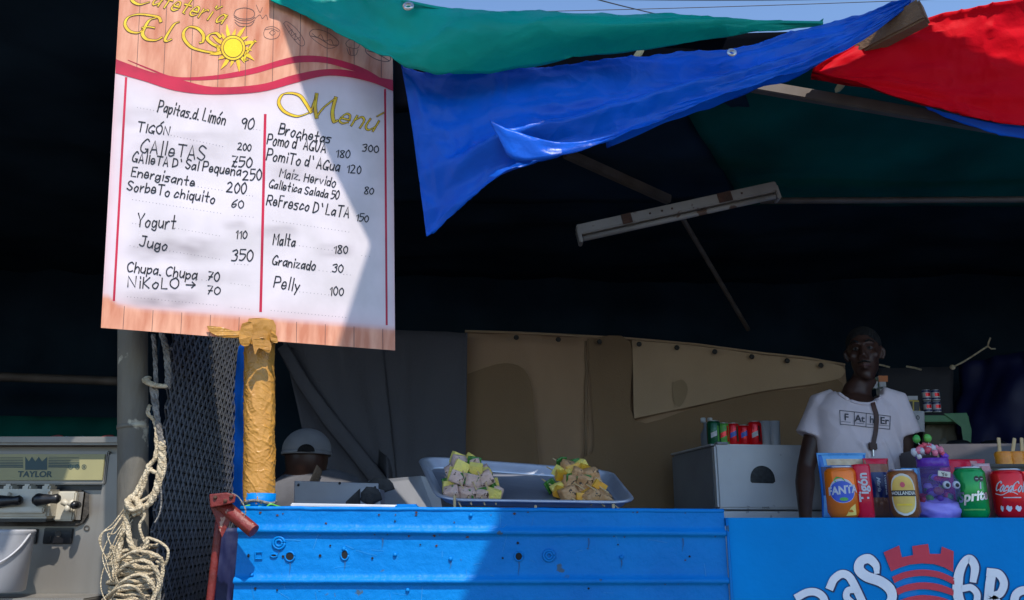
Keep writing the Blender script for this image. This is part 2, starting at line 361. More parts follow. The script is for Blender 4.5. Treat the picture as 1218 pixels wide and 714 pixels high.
def write(mb, text, p0, p1, h, wd, f, slant=.0, wob=.25, seed=1, thin=None):
    """hand lettering from p0 to p1 (baseline, 2-D), capital height h"""
    rnd = random.Random(seed); adv = []; x = 0
    for ch in text:
        g = glyph(ch); adv.append(x)
        x += 3.2 if g is None else max(q[0] for s in g for q in s[1]) + 2.1
    L = math.hypot(p1[0]-p0[0], p1[1]-p0[1]); kx = L/max(1, x-2.1); ux, uy = (p1[0]-p0[0])/L, (p1[1]-p0[1])/L; ky = h/7
    for ch, a in zip(text, adv):
        g = glyph(ch)
        if not g: continue
        s = rnd.uniform(.9, 1.1); dy = rnd.uniform(-wob, wob)
        for sm, pts in g:
            q = [(px+rnd.uniform(-wob, wob)*.6, py+rnd.uniform(-wob, wob)*.6) for px, py in pts]
            if sm: q = sp2(q, 4)
            P = []
            for px, py in q:
                v = ((py-2)*s+dy)*ky; t = (a+px)*kx + slant*v
                P.append((p0[0]+ux*t+uy*v, p0[1]+uy*t-ux*v))
            if thin: # calligraphic pen
                W = []
                for i in range(len(P)):
                    aa, bb = P[max(0, i-1)], P[min(len(P)-1, i+1)]; an = math.atan2(bb[1]-aa[1], bb[0]-aa[0]); W.append(thin+(wd-thin)*abs(math.sin(an+.5)))
                mb.ribbon(P, W, f)
            else: mb.ribbon(P, wd, f)
def printed(mb, text, size, f, shear=0.0, bold=0.0, align='CENTER', sx=1.0):
    """built-in font, filled faces, carried by the mapping f(u, v)"""
    cu = bpy.data.curves.new('t', 'FONT'); cu.body = text; cu.size = size; cu.shear = shear; cu.offset = bold; cu.align_x = align; cu.align_y = 'CENTER'; cu.resolution_u = 3
    o = bpy.data.objects.new('t', cu); col.objects.link(o)
    dg = bpy.context.evaluated_depsgraph_get(); dg.update(); me = bpy.data.meshes.new_from_object(o.evaluated_get(dg))
    mb.add([f(v.co.x*sx, v.co.y) for v in me.vertices], [tuple(p.vertices) for p in me.polygons])
    bpy.data.objects.remove(o); bpy.data.curves.remove(cu); bpy.data.meshes.remove(me)

def strip(pa, pb, fa=1.0, smooth=3):
    """closed 2-D outline between an upper and a lower line"""
    return sp2(pa, smooth) + sp2(pb, smooth)[::-1]
def band(mb, top, bot, f, k=5):
    a = sp2(top, k); b = sp2(bot, k); n = len(a)
    mb.add([f(*p) for p in a]+[f(*p) for p in b], [(i, n+i, n+i+1, i+1) for i in range(n-1)])
def loft(rows, nu, nv, disp=None):
    """cloth through rows of surveyed points (px, py, depth)"""
    def samp(P, t):
        P = [Vector(p) for p in P]; x = t*(len(P)-1); i = min(int(x), len(P)-2); t = x-i
        a, b, c, d = P[max(i-1, 0)], P[i], P[i+1], P[min(i+2, len(P)-1)]
        return .5*((2*b)+(c-a)*t+(2*a-5*b+4*c-d)*t*t+(3*b-a-3*c+d)*t**3)
    rr = [[at(*p) for p in r] for r in rows]
    def fn(u, v):
        p = samp([samp(r, u) for r in rr], v)
        if disp: p = p + Vector((0, -1, .25))*disp(u, v, p)
        return p
    m = MB(); m.grid(fn, nu, nv); return m
def crease(u, v, su, sv, o, p=7): return max(0, 1-2.2*abs(N((u*su, v*sv, o))))**p
def wrinkle(amp, s=3, o=0, su=1, sv=1):
    return lambda u, v, p: amp*(N((u*s*su, v*s*sv, o))+.5*N((u*s*su*2.3, v*s*sv*2.3, o+5))+.25*N((u*s*su*5, v*s*sv*5, o+9)))

# ================================================================== THE SETTING
g = MB(); g.grid(lambda u, v: Vector((-1500+3000*u, -1500+3000*v, 0)), 2, 2); tag(g.build('ground', M['ground']), kind='structure')

# ---- overhead light blocker added above the frame, shaped so its edge throws the slanted shade on board and counter
SH = 3.0
shade_out = [(-.36,1.125), (-.268,1.067), (-.209,1.035), (-.139,1.003), (-.032,.969), (-.036,.774), (.409,.452), (.369,.34), (.352,.27), (1.75,.27),
             (1.75,1.63), (1.623,1.649), (1.552,1.656), (1.476,1.665), (1.424,1.674), (1.376,1.696), (1.33,1.72), (1.15,1.66), (.70,1.56), (.15,1.48), (-.11,1.33)]
shade_hole = [(.200,.952), (.275,.880), (.345,.885), (.490,.990), (.40,.965), (.31,.955)]  # opening shaped to put a sun patch on the blue flap
bmt = bmesh.new()
for P_ in (shade_out, shade_hole):
    vv = [bmt.verts.new((x, y, SH)) for x, y in P_]
    for i in range(len(vv)): bmt.edges.new((vv[i], vv[(i+1) % len(vv)]))
bmesh.ops.triangle_fill(bmt, edges=bmt.edges[:], use_beauty=True, use_dissolve=False, normal=(0, 0, 1))
bmt.verts.index_update(); m = MB(); m.add([v.co.copy() for v in bmt.verts], [[v.index for v in f.verts] for f in bmt.faces]); bmt.free()
o = thick(m.build('light_blocker', M['shade'], loc=(1, .8, SH)), .002)
tag(o, 'blue light blocker added overhead, unseen, to shade board and counter', 'light blocker')

# ---- roof and walls of the stall
def sheet(name, corners, mt, nu, nv, amp, label, cat='tarpaulin', s=3, o=0, t=.002):
    a, b, c, d = [Vector(q) for q in corners]; nn = (b-a).cross(d-a).normalized()
    def fn(u, v):
        p = a.lerp(b, u).lerp(d.lerp(c, u), v)
        return p + nn*amp*(N((u*s, v*s, o)) + .5*N((u*s*2.3, v*s*2.3, o+4)) + .25*N((u*s*5, v*s*5, o+8)))
    m = MB(); m.grid(fn, nu, nv); ob = thick(m.build(name, mt, loc=a, smooth=True), t)
    return tag(ob, label, cat)
sheet('roof_tarpaulin', [(-.95, 2.16, 2.36), (.62, 2.16, 2.36), (1.10, 3.2, 2.25), (-.95, 3.2, 2.25)], M['roof_dark'], 30, 20, .02, 'black roof tarpaulin in front of the lamp fitting', s=5)
sheet('roof_tarpaulin', [(.42, 2.26, 2.33), (3.2, 2.26, 2.34), (3.2, 3.2, 2.24), (.95, 3.2, 2.235)], M['roof_green'], 50, 20, .02, 'dark green roof tarpaulin over the front of the stall', s=5)
sheet('roof_tarpaulin', [(-.99, 3.02, 2.31), (3.3, 3.02, 2.31), (3.2, 4.9, 2.40), (-.99, 4.9, 2.40)], M['roof_dark'], 40, 20, .05, 'black roof tarpaulin over the back of the stall', s=5)
sheet('roof_tarpaulin', [(-3.4, 1.22, 2.30), (-.93, 1.22, 2.30), (-.93, 4.9, 2.44), (-3.5, 4.9, 2.44)], M['roof_dark'], 30, 30, .05, 'black roof tarpaulin over the ice cream machine', s=5)
sheet('back_tarpaulin', [(-3.4, 4.78, 0), (3.2, 4.78, 0), (3.2, 4.78, 2.9), (-3.4, 4.78, 2.9)], M['roof_dark'], 60, 26, .06, 'black tarpaulin closing the back of the stall', s=7)
sheet('side_tarpaulin', [(-3.4, 1.3, 0), (-3.4, 4.8, 0), (-3.4, 4.8, 2.5), (-3.4, 1.3, 2.5)], M['roof_dark'], 20, 20, .05, 'dark tarpaulin closing the left side of the stall')
sheet('side_tarpaulin', [(3.18, 4.8, 0), (3.18, 1.9, 0), (3.18, 1.9, 2.5), (3.18, 4.8, 2.5)], M['navy'], 20, 20, .05, 'navy tarpaulin closing the right side of the stall')
sheet('corner_tarpaulin', [aty(1128, 620, 4.35), aty(1330, 620, 3.7), aty(1330, 395, 3.7), aty(1140, 432, 4.35)], M['navy'], 30, 20, .05, 'dark navy tarpaulin hanging behind the shelf at the right', s=4, o=3)
sheet('low_tarpaulin', [aty(-60, 640, 4.6), aty(150, 640, 4.6), aty(150, 497, 4.6), aty(-60, 494, 4.6)], M['roof_green'], 20, 10, .03, 'low dark green tarpaulin behind the ice cream machine', s=4, o=2)

# ---- hung front tarpaulins (the green one lies close against the board's upper corner)
BU = Rt*1.391 + Fw - Up*.178; BV = Fw - Rt*.185 + Up*5.365
BU.normalize(); BV = (BV - BU*BV.dot(BU)).normalized(); BN = BU.cross(BV); P00 = at(120, 390, 1.6)
if BN.y > 0: BN = -BN
def brd(e=0.0):
    o = P00 + BN*e; k = (o-C0).dot(BN)
    return lambda x, y: C0 + ray(x, y)*(k/ray(x, y).dot(BN))
def bdp(x, y, e): return (x, y, (brd(e)(x, y)-C0).dot(Fw))
def green_d(u, v, p): return (.012*N((u*7, v*2, 1)) + .006*N((u*22, v*3, 3)) + .006*crease(u+v*.3, v, 5, 3, 6) + .004*crease(u-v*.2, v, 14, 4, 16))*min(1, u*3+.2) *1.0 + .05*math.sin(v*math.pi)*max(0, math.sin(math.pi*min(1, max(0, (u-.22)/.78))))**2
gt = [bdp(322,-45,.02), bdp(400,-28,.022), (478,0,1.93), (560,14,1.90), (700,20,1.95), (850,24,2.03), (978,26,2.12)]
gm = [bdp(322,-20,.02), bdp(400,14,.03), (478,45,1.92), (560,52,1.88), (700,48,1.92), (850,36,2.02), (978,28,2.12)]
gb = [bdp(322,1,.02), bdp(380,28,.028), (460,70,1.92), (535,90,1.89), (650,76,1.92), (820,50,2.02), (978,31,2.12)]
o = thick(loft([gt, gm, gb], 110, 22, green_d).build('awning_tarpaulin', M['green'], loc=at(478, 40, 1.72), smooth=True), .002)
tag(o, 'bright green tarpaulin draped along the top front edge', 'tarpaulin')
# near-black strip added for the dark gap behind the hung tarpaulins
sheet('gap_dark_strip', [aty(470, 135, 2.14), aty(985, 75, 2.2), aty(985, 37, 2.2), aty(470, 48, 2.14)], M['gap_dark'], 40, 6, .01, 'narrow near-black strip added for the dark gap behind the green awning')
def blue_d(u, v, p):
    d = .022*N((u*5, v*2.5, 11)) + .008*N((u*16, v*6, 13)) + .010*crease(u+v*.25, v, 4, 3, 31) + .006*crease(u-v*.3, v, 11, 5, 37) + .003*crease(u, v, 26, 9, 41, 4)
    d += .05*math.exp(-((v-.55-.1*math.sin(u*5))/.10)**2)*math.sin(min(1, u*1.15)*math.pi)   # rolled fold along the sheet
    return d
bt = [(478,82,2.02), (540,86,2.01), (620,84,2.02), (700,77,2.06), (800,68,2.20), (900,50,2.26), (1000,24,2.32), (1084,-3,2.36)]
b2 = [(490,150,1.98), (545,150,1.95), (610,138,1.95), (700,122,2.00), (800,100,2.16), (900,76,2.24), (1000,41,2.31), (1084,1,2.36)]
b3 = [(500,225,1.96), (540,205,1.93), (605,178,1.91), (700,150,1.97), (800,123,2.13), (900,92,2.22), (1000,54,2.30), (1084,4,2.36)]
b4 = [(508,286,1.96), (540,256,1.93), (600,216,1.91), (700,177,1.96), (800,139,2.12), (900,102,2.21), (1000,62,2.30), (1084,7,2.36)]
o = thick(loft([bt, b2, b3, b4], 130, 34, blue_d).build('hanging_tarpaulin', M['blue'], loc=at(600, 150, 2.05), smooth=True), .002)
tag(o, 'blue tarpaulin pulled into a long point and hanging below the green one', 'tarpaulin')
def hem(pts, par, mt, r=.004, off=.004):
    m = MB(); m.tube([p+Vector((0, -off, 0)) for p in [Vector(q) for q in spl([at(*p) for p in pts], 8)]], [(r, r*.45)]*(8*(len(pts)-1)+1), 6); m.build('hem', M[mt], par, smooth=True)
hem([(p[0], p[1]+2, p[2]-.01) for p in gt[2:]], bpy.data.objects['awning_tarpaulin'], 'green')
for x, y, d_, pn in ((486, 9, 1.90, 'awning_tarpaulin'), (700, 26, 1.92, 'awning_tarpaulin'), (870, 64, 2.17, 'hanging_tarpaulin')):
    m = MB(); m.lathe(at(x, y, d_), [(.006, 0), (.012, .002), (.013, .005), (.007, .007)], 14, cap=False, axis=Matrix.Rotation(R(80), 3, 'X')); m.build('eyelet', M['silver'], bpy.data.objects[pn], smooth=True)
# folded-back flap that catches the sun, and the second blue layer under the roll
f1 = [(582,143,1.865), (600,152,1.855), (620,158,1.85), (650,168,1.86), (690,169,1.88), (735,160,1.92)]
f2 = [(604,186,1.85), (615,191,1.84), (640,190,1.845), (665,186,1.85), (700,176,1.88), (736,161,1.92)]
o = thick(loft([f1, f2], 20, 6, lambda u, v, p: .006*N((u*6, v*3, 2))).build('folded_flap', M['blue'], bpy.data.objects['hanging_tarpaulin'], smooth=True), .002)
c1 = [(720,160,2.14), (800,126,2.18), (850,108,2.21), (900,88,2.25), (980,60,2.32), (1084,1,2.36)]
c2 = [(722,176,2.18), (800,144,2.22), (850,126,2.25), (900,107,2.29), (968,81,2.34), (1084,5,2.37)]
o = thick(loft([c1, c2], 40, 8, lambda u, v, p: .012*N((u*9, v*2, 7))).build('hanging_tarpaulin', M['blue'], loc=at(850, 130, 2.24), smooth=True), .002)
tag(o, 'narrow second layer of blue tarpaulin showing below the main one', 'tarpaulin')
def red_d(u, v, p): return .014*N((u*4+v*2, v*7, 21)) + .006*N((u*9, v*20, 23)) + .008*crease(u*.6+v*.5, v, 4, 6, 51) + .005*crease(u+v, v, 6, 16, 57) - .035*math.sin(v*math.pi)
rt = [(968,80,2.40), (1026,43,2.42), (1116,19,2.42), (1165,10,2.40), (1230,-3,2.40), (1500,-52,2.42)]
rm = [(970,82,2.34), (1030,80,2.34), (1112,84,2.35), (1165,85,2.35), (1230,83,2.36), (1500,76,2.38)]
rb = [(966,86,2.32), (1030,103,2.32), (1112,128,2.33), (1165,141,2.33), (1230,152,2.34), (1500,188,2.36)]
o = thick(loft([rt, rm, rb], 90, 30, red_d).build('red_tarpaulin', M['red'], loc=at(1112, 84, 2.35), smooth=True), .002)
tag(o, 'red tarpaulin stretched at the top right with its upper corner in sun', 'tarpaulin')
h1 = [(1100,127,2.36), (1135,136,2.36), (1180,146,2.36), (1230,152,2.37), (1500,188,2.38)]; h2 = [(1105,131,2.37), (1140,145,2.37), (1180,158,2.37), (1230,167,2.38), (1500,206,2.4)]
o = thick(loft([h1, h2], 30, 5, lambda u, v, p: .006*N((u*9, v*2, 17))).build('blue_hem', M['blue'], loc=at(1180, 150, 2.36), smooth=True), .002)
tag(o, 'strip of blue tarpaulin under the lower edge of the red one', 'tarpaulin')
s1 = [(291,408,2.5), (290,470,2.5), (290,540,2.5), (290,610,2.5)]; s2 = [(284,412,2.5), (276,480,2.5), (268,545,2.5), (258,612,2.5)]
o = thick(loft([s1, s2], 24, 6, lambda u, v, p: .008*N((u*6, v*3, 27))).build('blue_strip', M['blue_deep'], loc=at(285, 500, 2.03), smooth=True), .002)
tag(o, 'narrow blue tarpaulin strip hanging beside the orange taped post', 'tarpaulin')

# ---- timber and steel that carry the cloths
def bar(name, a, b, r, mt, label, cat, square=True, n=8, jit=0):
    a = Vector(a); b = Vector(b); m = MB(); d = (b-a); L = d.length; q = d.to_track_quat('X', 'Z')
    if square: m.box((a+b)/2, (L, r[0], r[1]), q, bev=min(r)*.12)
    else: m.tube([a.lerp(b, i/6) for i in range(7)], r, n)
    return tag(m.build(name, mt, loc=a, smooth=not square), label, cat)
bar('beam', at(1100, 14, 2.33), at(978, 78, 2.50), (.05, .07), M['wood'], 'square wooden beam ending between the blue and red tarpaulins', 'beam')
bar('rafter', aty(870, 98, 2.20), aty(1220, 158, 2.20), (.025, .034), M['steel_dim'], 'brown rafter running under the red tarpaulin', 'beam')
bar('rafter', aty(672, 182, 2.75), aty(796, 238, 3.0), (.03, .034), M['steel_dim'], 'short slanting bar below the blue tarpaulin', 'beam')
bar('brace', aty(806, 250, 3.2), aty(890, 392, 3.9), .011, M['steel_dim'], 'thin brace running down behind the lamp fitting', 'brace', False)
bar('tie_bar', aty(905, 239, 2.95), aty(1500, 236, 2.95), .013, M['steel_dim'], 'thin horizontal tie bar right of the lamp fitting', 'bar', False)
bar('tie_bar', aty(-60, 446, 4.3), aty(150, 454, 4.3), .024, M['steel_dim'], 'dim horizontal bar behind the ice cream machine', 'bar', False)
for a, b, c, lab in [((764,57), (752,77), 2.17, 'pale wooden peg between green and blue tarpaulins'), ((1006,94), (994,110), 2.5, 'pale wooden peg below the red tarpaulin')]:
    m = MB(); p, q = at(*a, c), at(*b, c); m.tube([p, p.lerp(q, .5), p.lerp(q, .85), q], [(.009, .006), (.011, .006), (.009, .005), .002], 8); tag(m.build('wooden_peg', M['wood_pale'], loc=q, smooth=True), lab, 'peg')
for i, (a, b, s, lab) in enumerate([((340,-12,9), (1230,-8,12), .12, 'thin upper cable against the sky'), ((690,-6,9), (880,34,14), .05, 'second cable slanting across the sky')]):
    a, b = at(*a), at(*b); m = MB(); m.tube([a.lerp(b, t/16) - Vector((0, 0, s*4*(t/16)*(1-t/16))) for t in range(17)], .008, 6); tag(m.build('cable', M['cable'], loc=a, smooth=True), lab, 'cable')
a, b = at(380, 18, 12), at(1240, -6, 12); m = MB(); m.tube([a.lerp(b, t/16) - Vector((0, 0, .2*(t/16)*(1-t/16))) for t in range(17)], .006, 6); tag(m.build('cable', M['cable'], loc=a, smooth=True), 'faint straight cable in the sky above the green awning', 'cable')

# ---- strip lamp hanging in the dark
LP = thing('strip_lamp', 'unlit white batten lamp hanging slanted in the dark', 'lamp', aty(804, 258, 2.8))
la, lb = aty(686, 276, 2.8), aty(922, 224, 2.8); d = (lb-la); q = d.to_track_quat('X', 'Z')
up = q @ Vector((0, 0, 1)); fr = q @ Vector((0, -1, 0))
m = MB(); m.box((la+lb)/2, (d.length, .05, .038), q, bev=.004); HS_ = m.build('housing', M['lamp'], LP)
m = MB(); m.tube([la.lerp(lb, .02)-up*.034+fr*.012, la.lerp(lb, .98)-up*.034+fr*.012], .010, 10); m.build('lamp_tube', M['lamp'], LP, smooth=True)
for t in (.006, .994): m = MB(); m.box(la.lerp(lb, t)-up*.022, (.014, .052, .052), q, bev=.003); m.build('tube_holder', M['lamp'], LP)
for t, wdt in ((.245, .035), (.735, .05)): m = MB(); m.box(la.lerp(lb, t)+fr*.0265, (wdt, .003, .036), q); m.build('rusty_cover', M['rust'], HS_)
for t in (.36, .42, .47, .82): m = MB(); m.lathe(la.lerp(lb, t)+fr*.027, [(.004, 0), (.003, .003)], 8, axis=(-fr).to_track_quat('-Z', 'Y').to_matrix()); m.build('screw', M['rust'], HS_)

# ---- canvas screens at the back
CV = thing('canvas_screen', 'large brown canvas screen with a row of eyelets along its top', 'canvas screen', aty(750, 700, 4.4))
top = [(553, 395), (620, 397), (680, 400), (752, 404), (830, 411), (905, 421), (960, 427), (1005, 435)]
def cvf(u, v):
    x = 553 + 452*u; ty = np.interp(x, [p[0] for p in top], [p[1] for p in top]); a = aty(x, ty, 4.4); b = Vector((a.x, 4.42, .05))
    if u > .93: b = Vector((aty(1005, 460, 4.4).x, 4.42, .05))
    p = b.lerp(a, v); return p + Vector((0, 1, 0))*(.02*N((u*5, v*2, 31)) + .012*math.sin(u*34)*math.exp(-((u-.5)/.35)**2)*(.3+.7*v) + .01*N((u*20, v*6, 33)))
m = MB(); m.grid(cvf, 90, 30); thick(m.build('canvas_sheet', M['canvas'], CV, smooth=True), .003)
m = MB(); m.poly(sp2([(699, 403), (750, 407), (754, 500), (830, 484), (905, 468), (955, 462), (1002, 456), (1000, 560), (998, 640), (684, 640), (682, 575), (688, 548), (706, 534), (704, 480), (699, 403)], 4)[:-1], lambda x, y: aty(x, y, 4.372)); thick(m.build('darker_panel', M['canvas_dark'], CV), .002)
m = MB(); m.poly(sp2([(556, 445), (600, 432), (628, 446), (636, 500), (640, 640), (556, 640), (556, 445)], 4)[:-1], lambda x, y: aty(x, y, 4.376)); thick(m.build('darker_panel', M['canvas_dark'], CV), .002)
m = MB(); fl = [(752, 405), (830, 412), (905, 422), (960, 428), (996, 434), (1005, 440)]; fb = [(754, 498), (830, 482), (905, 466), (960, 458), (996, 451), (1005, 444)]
band(m, fl, fb, lambda x, y: aty(x, y, 4.366)); thick(m.build('lit_flap', M['canvas_pale'], CV), .001)  # translucent brightness of the cloth put into a paler colour
for x in (614, 664, 713, 760, 805, 850, 894, 936, 976):
    y = np.interp(x, [p[0] for p in top], [p[1] for p in top])+5; m = MB(); m.lathe(aty(x, y, 4.345), [(.006, .0), (.013, .002), (.014, .006), (.009, .010), (.006, .008)], 12, axis=Matrix.Rotation(R(90), 3, 'X')); m.build('eyelet', M['grommet'], CV, smooth=True)
m = MB(); m.tube([aty(x, y-1, 4.39) for x, y in top], .007, 6); m.build('hem', M['canvas_pale'], CV, smooth=True)
for x0, y0, y1 in ((697, 406, 545), (742, 404, 500), (735, 420, 500)):
    m = MB(); m.tube([aty(x0+2*N((i*.7, x0, 1)), y0+(y1-y0)*i/8, 4.385) for i in range(9)], [(.007, .002)]*9, 6); m.build('seam', M['canvas_mid'], CV, smooth=True)
m = MB(); m.poly(sp2([(800, 455), (812, 452), (818, 462), (814, 476), (808, 484), (802, 478), (800, 455)], 4)[:-1], lambda x, y: aty(x, y, 4.353)); m.build('stain', M['stain'], CV)
GC = thing('grey_canvas_screen', 'slate grey canvas screen hanging left of the brown one', 'canvas screen', aty(480, 700, 4.3))
gt_ = [(333, 396), (420, 391), (470, 392), (556, 396)]
def gcf(u, v):
    x = 333+223*u; ty = np.interp(x, [p[0] for p in gt_], [p[1] for p in gt_]); a = aty(x, ty, 4.3)
    lo = max(0, 1-u*1.9); zb = .05 + lo*.0; b = Vector((aty(333+223*min(1, .55+.45*u), 560, 4.3).x if u < .55 else a.x+.0, 4.3, .05))
    b.x = max(b.x, a.x); p = b.lerp(a, v); return p + Vector((0, 1, 0))*(.03*N((u*5, v*2, 41)) + .02*math.sin((u+v*.35)*22)*(1-u) + .012*N((u*13, v*6, 43)))
m = MB(); m.grid(gcf, 70, 40); thick(m.build('canvas_sheet', M['canvas_grey'], GC, smooth=True), .003)
m = MB(); m.tube([aty(x, y, 4.26) for x, y in ((336, 412), (360, 455), (392, 500), (425, 540), (460, 585))], [(.03, .012), (.035, .014), (.04, .014), (.04, .014), (.04, .014)], 8); m.build('rolled_fold', M['canvas_grey'], GC, smooth=True)

# ================================================================== COUNTER
YC = 1.755
zt = aty(600, 608, YC).z
CT = thing('steel_counter', 'blue painted steel counter with two pressed ribs and punched holes', 'counter', (0, YC, 0))
xl, xr = aty(283, 640, YC).x, aty(863, 640, YC).x
ribz = [aty(600, 635, YC).z, aty(600, 691.5, YC).z]; ribz += [ribz[1]-.1*i for i in range(1, 8)]
prof = [(0.0, zt)]
for z in ribz: prof += [(0, z+.016), (.001, z+.009), (.0075, z+.005), (.010, z), (.0075, z-.004), (.0, z-.0055), (0, z-.01)]
prof.append((0, .03))
pz = []
for i in range(len(prof)-1):
    (a, z0), (b, z1) = prof[i], prof[i+1]; k = max(1, int((z0-z1)/.012)) if z0 > .75 else 1
    pz += [(a+(b-a)*t/k, z0+(z1-z0)*t/k) for t in range(k)]
pz.append(prof[-1]); nx = 90
def dent(x, z): return .0022*N((x*5, z*7, 3)) + .0010*N((x*17, z*22, 8))
m = MB(); vs = [(xl+(xr-xl)*i/nx, YC-y+dent(xl+(xr-xl)*i/nx, z), z + (.006*(1-i/nx) if z > .9 else 0)) for y, z in pz for i in range(nx+1)]
m.add(vs, [(j*(nx+1)+i, (j+1)*(nx+1)+i, (j+1)*(nx+1)+i+1, j*(nx+1)+i+1) for j in range(len(pz)-1) for i in range(nx)])
fp = m.build('front_panel', M['blue_paint'], CT, smooth=True)
m = MB(); m.box(((xl+xr)/2, YC+.38, zt-.006), (xr-xl, .72, .014), bev=.003); m.build('counter_top', M['blue_paint'], CT)
m = MB(); m.tube([(xl+(xr-xl)*i/40, YC+.002+.001*N((i*.8, 0, 0)), zt+.0055*(1-i/40)+.0015*N((i*.9, 3, 0))) for i in range(41)], .0045, 8); m.build('folded_lip', M['blue_paint'], CT, smooth=True)
for px in (286, 860):
    m = MB(); x = aty(px, 660, YC).x; m.box((x, YC+.3, zt/2-.02), (.006, .6, zt-.06)); m.build('side_panel', M['blue_paint'], CT)
def cf(x, y, e=.002): p = aty(x, y, YC); p.y -= e-dent(p.x, p.z); return p
AX = Matrix.Rotation(R(90), 3, 'X')
holes = [(345, 662, 5.0, 5.0), (410, 660, 4, 5.5), (432, 688, 1.5, 1.5), (617, 662, 4.2, 4.8), (616, 646, 1.6, 1.6), (326, 661, 3.2, 1.4), (337, 662, 1.6, 1.6), (381, 661, 1.7, 1.7), (393, 649, 1.2, 1.2), (598, 664, 1.2, 1.2), (443, 664, 1.4, 1.4), (700, 700, 1.3, 1.3), (296, 661, 1.6, 2.2), (304, 700, 1.5, 1.5), (500, 648, 1, 1), (735, 648, 1, 1), (820, 662, 1.3, 1.3), (352, 691, 1.4, 1.4), (470, 620, 1.2, 1), (330, 702, 1.2, 1.2)]
for x, y, rx, ry in holes:
    m = MB(); m.disc((x, y), rx, ry, lambda a, b: cf(a, b, .0022), 14); m.build('punched_hole', M['hole'], CT)
    if rx > 2.5:
        m = MB(); c = cf(x, y, 0); pts = [cf(x+(rx+.6)*math.cos(t*math.pi/8), y+(ry+.6)*math.sin(t*math.pi/8), .002) for t in range(17)]; m.tube(pts, .0017, 6); m.build('hole_rim', M['blue_paint'], CT, smooth=True)
for x, y, r in ((332, 646, 7), (653, 661, 6.5)):
    for rr, e in ((r, .0025), (r*.55, .003)):
        m = MB(); m.tube([cf(x+rr*math.cos(t*math.pi/10), y+rr*math.sin(t*math.pi/10), e*.6) for t in range(21)], .0028, 6); m.build('pressed_ring', M['blue_paint'], CT, smooth=True)
for x, y in ((308, 661),):
    m = MB(); m.tube([cf(x+a, y+b, .002) for a, b in ((-4, -4), (4, -4), (4, 4), (-4, 4), (-4, -4))], .0016, 5); m.build('pressed_square', M['blue_paint'], CT)
for x, y in ((739, 663), (485, 702), (536, 665), (409, 653), (735, 634), (300, 684), (470, 660), (560, 613)):
    m = MB(); m.ball(cf(x, y, .002), (.0042, .004, .0042), 10, 6); m.build('rivet', M['blue_paint'], CT, smooth=True)
m = MB(); pr = random.Random(4)
for i in range(46):
    x = pr.uniform(288, 856); y = pr.choice([pr.uniform(607, 712), 610+pr.uniform(-1, 3), 637+pr.uniform(-2, 2), 693+pr.uniform(-2, 2)]); s = pr.uniform(.4, 1.5)
    m.poly([(x+s*1.4*math.cos(a)*pr.uniform(.5, 1.3), y+s*math.sin(a)*pr.uniform(.5, 1.3)) for a in [k*math.pi/4 for k in range(8)]], lambda a, b: cf(a, b, .0016))
tag(m.build('paint_chips', M['rust'], CT), kind='stuff')

m = MB(); pr = random.Random(12)
for i in range(44):
    x = pr.uniform(288, 850); y = pr.uniform(610, 712); L_ = pr.uniform(3, 26)*pr.choice([.4, 1, 1]); a = pr.choice([pr.uniform(-.2, .2), pr.uniform(-.6, .6), pr.uniform(1.2, 1.9)]); n0 = 5
    m.ribbon([(x+L_*math.cos(a)*k/n0, y+L_*math.sin(a)*k/n0+pr.uniform(-.3, .3)) for k in range(n0+1)], pr.uniform(.18, .45), lambda q, w_: cf(q, w_, .0014))
tag(m.build('scratches', M['scratch'], CT), kind='stuff')
m = MB()
for x, y, L_ in ((345, 668, 16), (410, 667, 12), (617, 667, 18), (332, 652, 8), (739, 667, 10), (536, 668, 9), (700, 641, 14), (455, 641, 12), (812, 641, 16)): m.ribbon([(x+.6*math.sin(k), y+L_*k/5) for k in range(6)], [1.6, 1.3, 1.1, .8, .5, .2], lambda q, w_: cf(q, w_, .0013))
tag(m.build('grime_runs', M['grime'], CT), kind='stuff')
SG = thing('sign_counter', 'flat blue counter front with hand painted white letters and a red castle', 'counter', (1.3, YC, 0))
xa, xb = aty(865, 640, YC).x, 2.5; zs = aty(1100, 616, YC).z
m = MB(); m.grid(lambda u, v: Vector((xa+(xb-xa)*u, YC-.004+.0015*N((u*9, v*4, 2)), .03+(zs-.03)*v)), 60, 30); m.build('front_panel', M['blue_paint2'], SG, smooth=True)
m = MB(); m.box(((xa+xb)/2, YC+.38, zs-.008), (xb-xa, .76, .016), bev=.003); m.build('counter_top', M['blue_paint2'], SG)
m = MB(); m.tube([(xa+.002*N((0, i, 2)), YC-.006, .05+(zs-.05)*i/12) for i in range(13)], .003, 6); m.build('edge_weld', M['blue_paint'], SG, smooth=True)
def z8(x, y): return (960+x/3.682, 520+y/3.682)
def sgf(e): return lambda x, y: aty(x, y, YC-.0062-e)
def paint(name, mt, pts, wd, e=.0, out=True, close=False):
    P = sp2([z8(*p) for p in pts], 8)
    W = wd if not isinstance(wd, (list, tuple)) else list(np.interp(np.linspace(0, 1, len(P)), np.linspace(0, 1, len(wd)), wd))
    m = MB(); m.ribbon(P, W, sgf(e+.0012)); lt_ = m.build(name, mt, SG)
    if out:
        m = MB(); m.ribbon([(a+.8, b+.5) for a, b in P], (W+2.6) if not isinstance(W, list) else [q+2.6 for q in W], sgf(e)); m.build('letter_outline', M['sign_dark'], lt_)
WP = M['white_paint']
paint('painted_letter', WP, [(-40,700), (0,680), (40,680), (72,705), (85,760)], 9)
paint('painted_letter', WP, [(102,655), (118,622), (150,600), (180,608), (205,645), (245,730), (262,780)], 9.5)
paint('painted_letter', WP, [(212,668), (180,672), (172,700), (195,725)], 8, e=.0005)
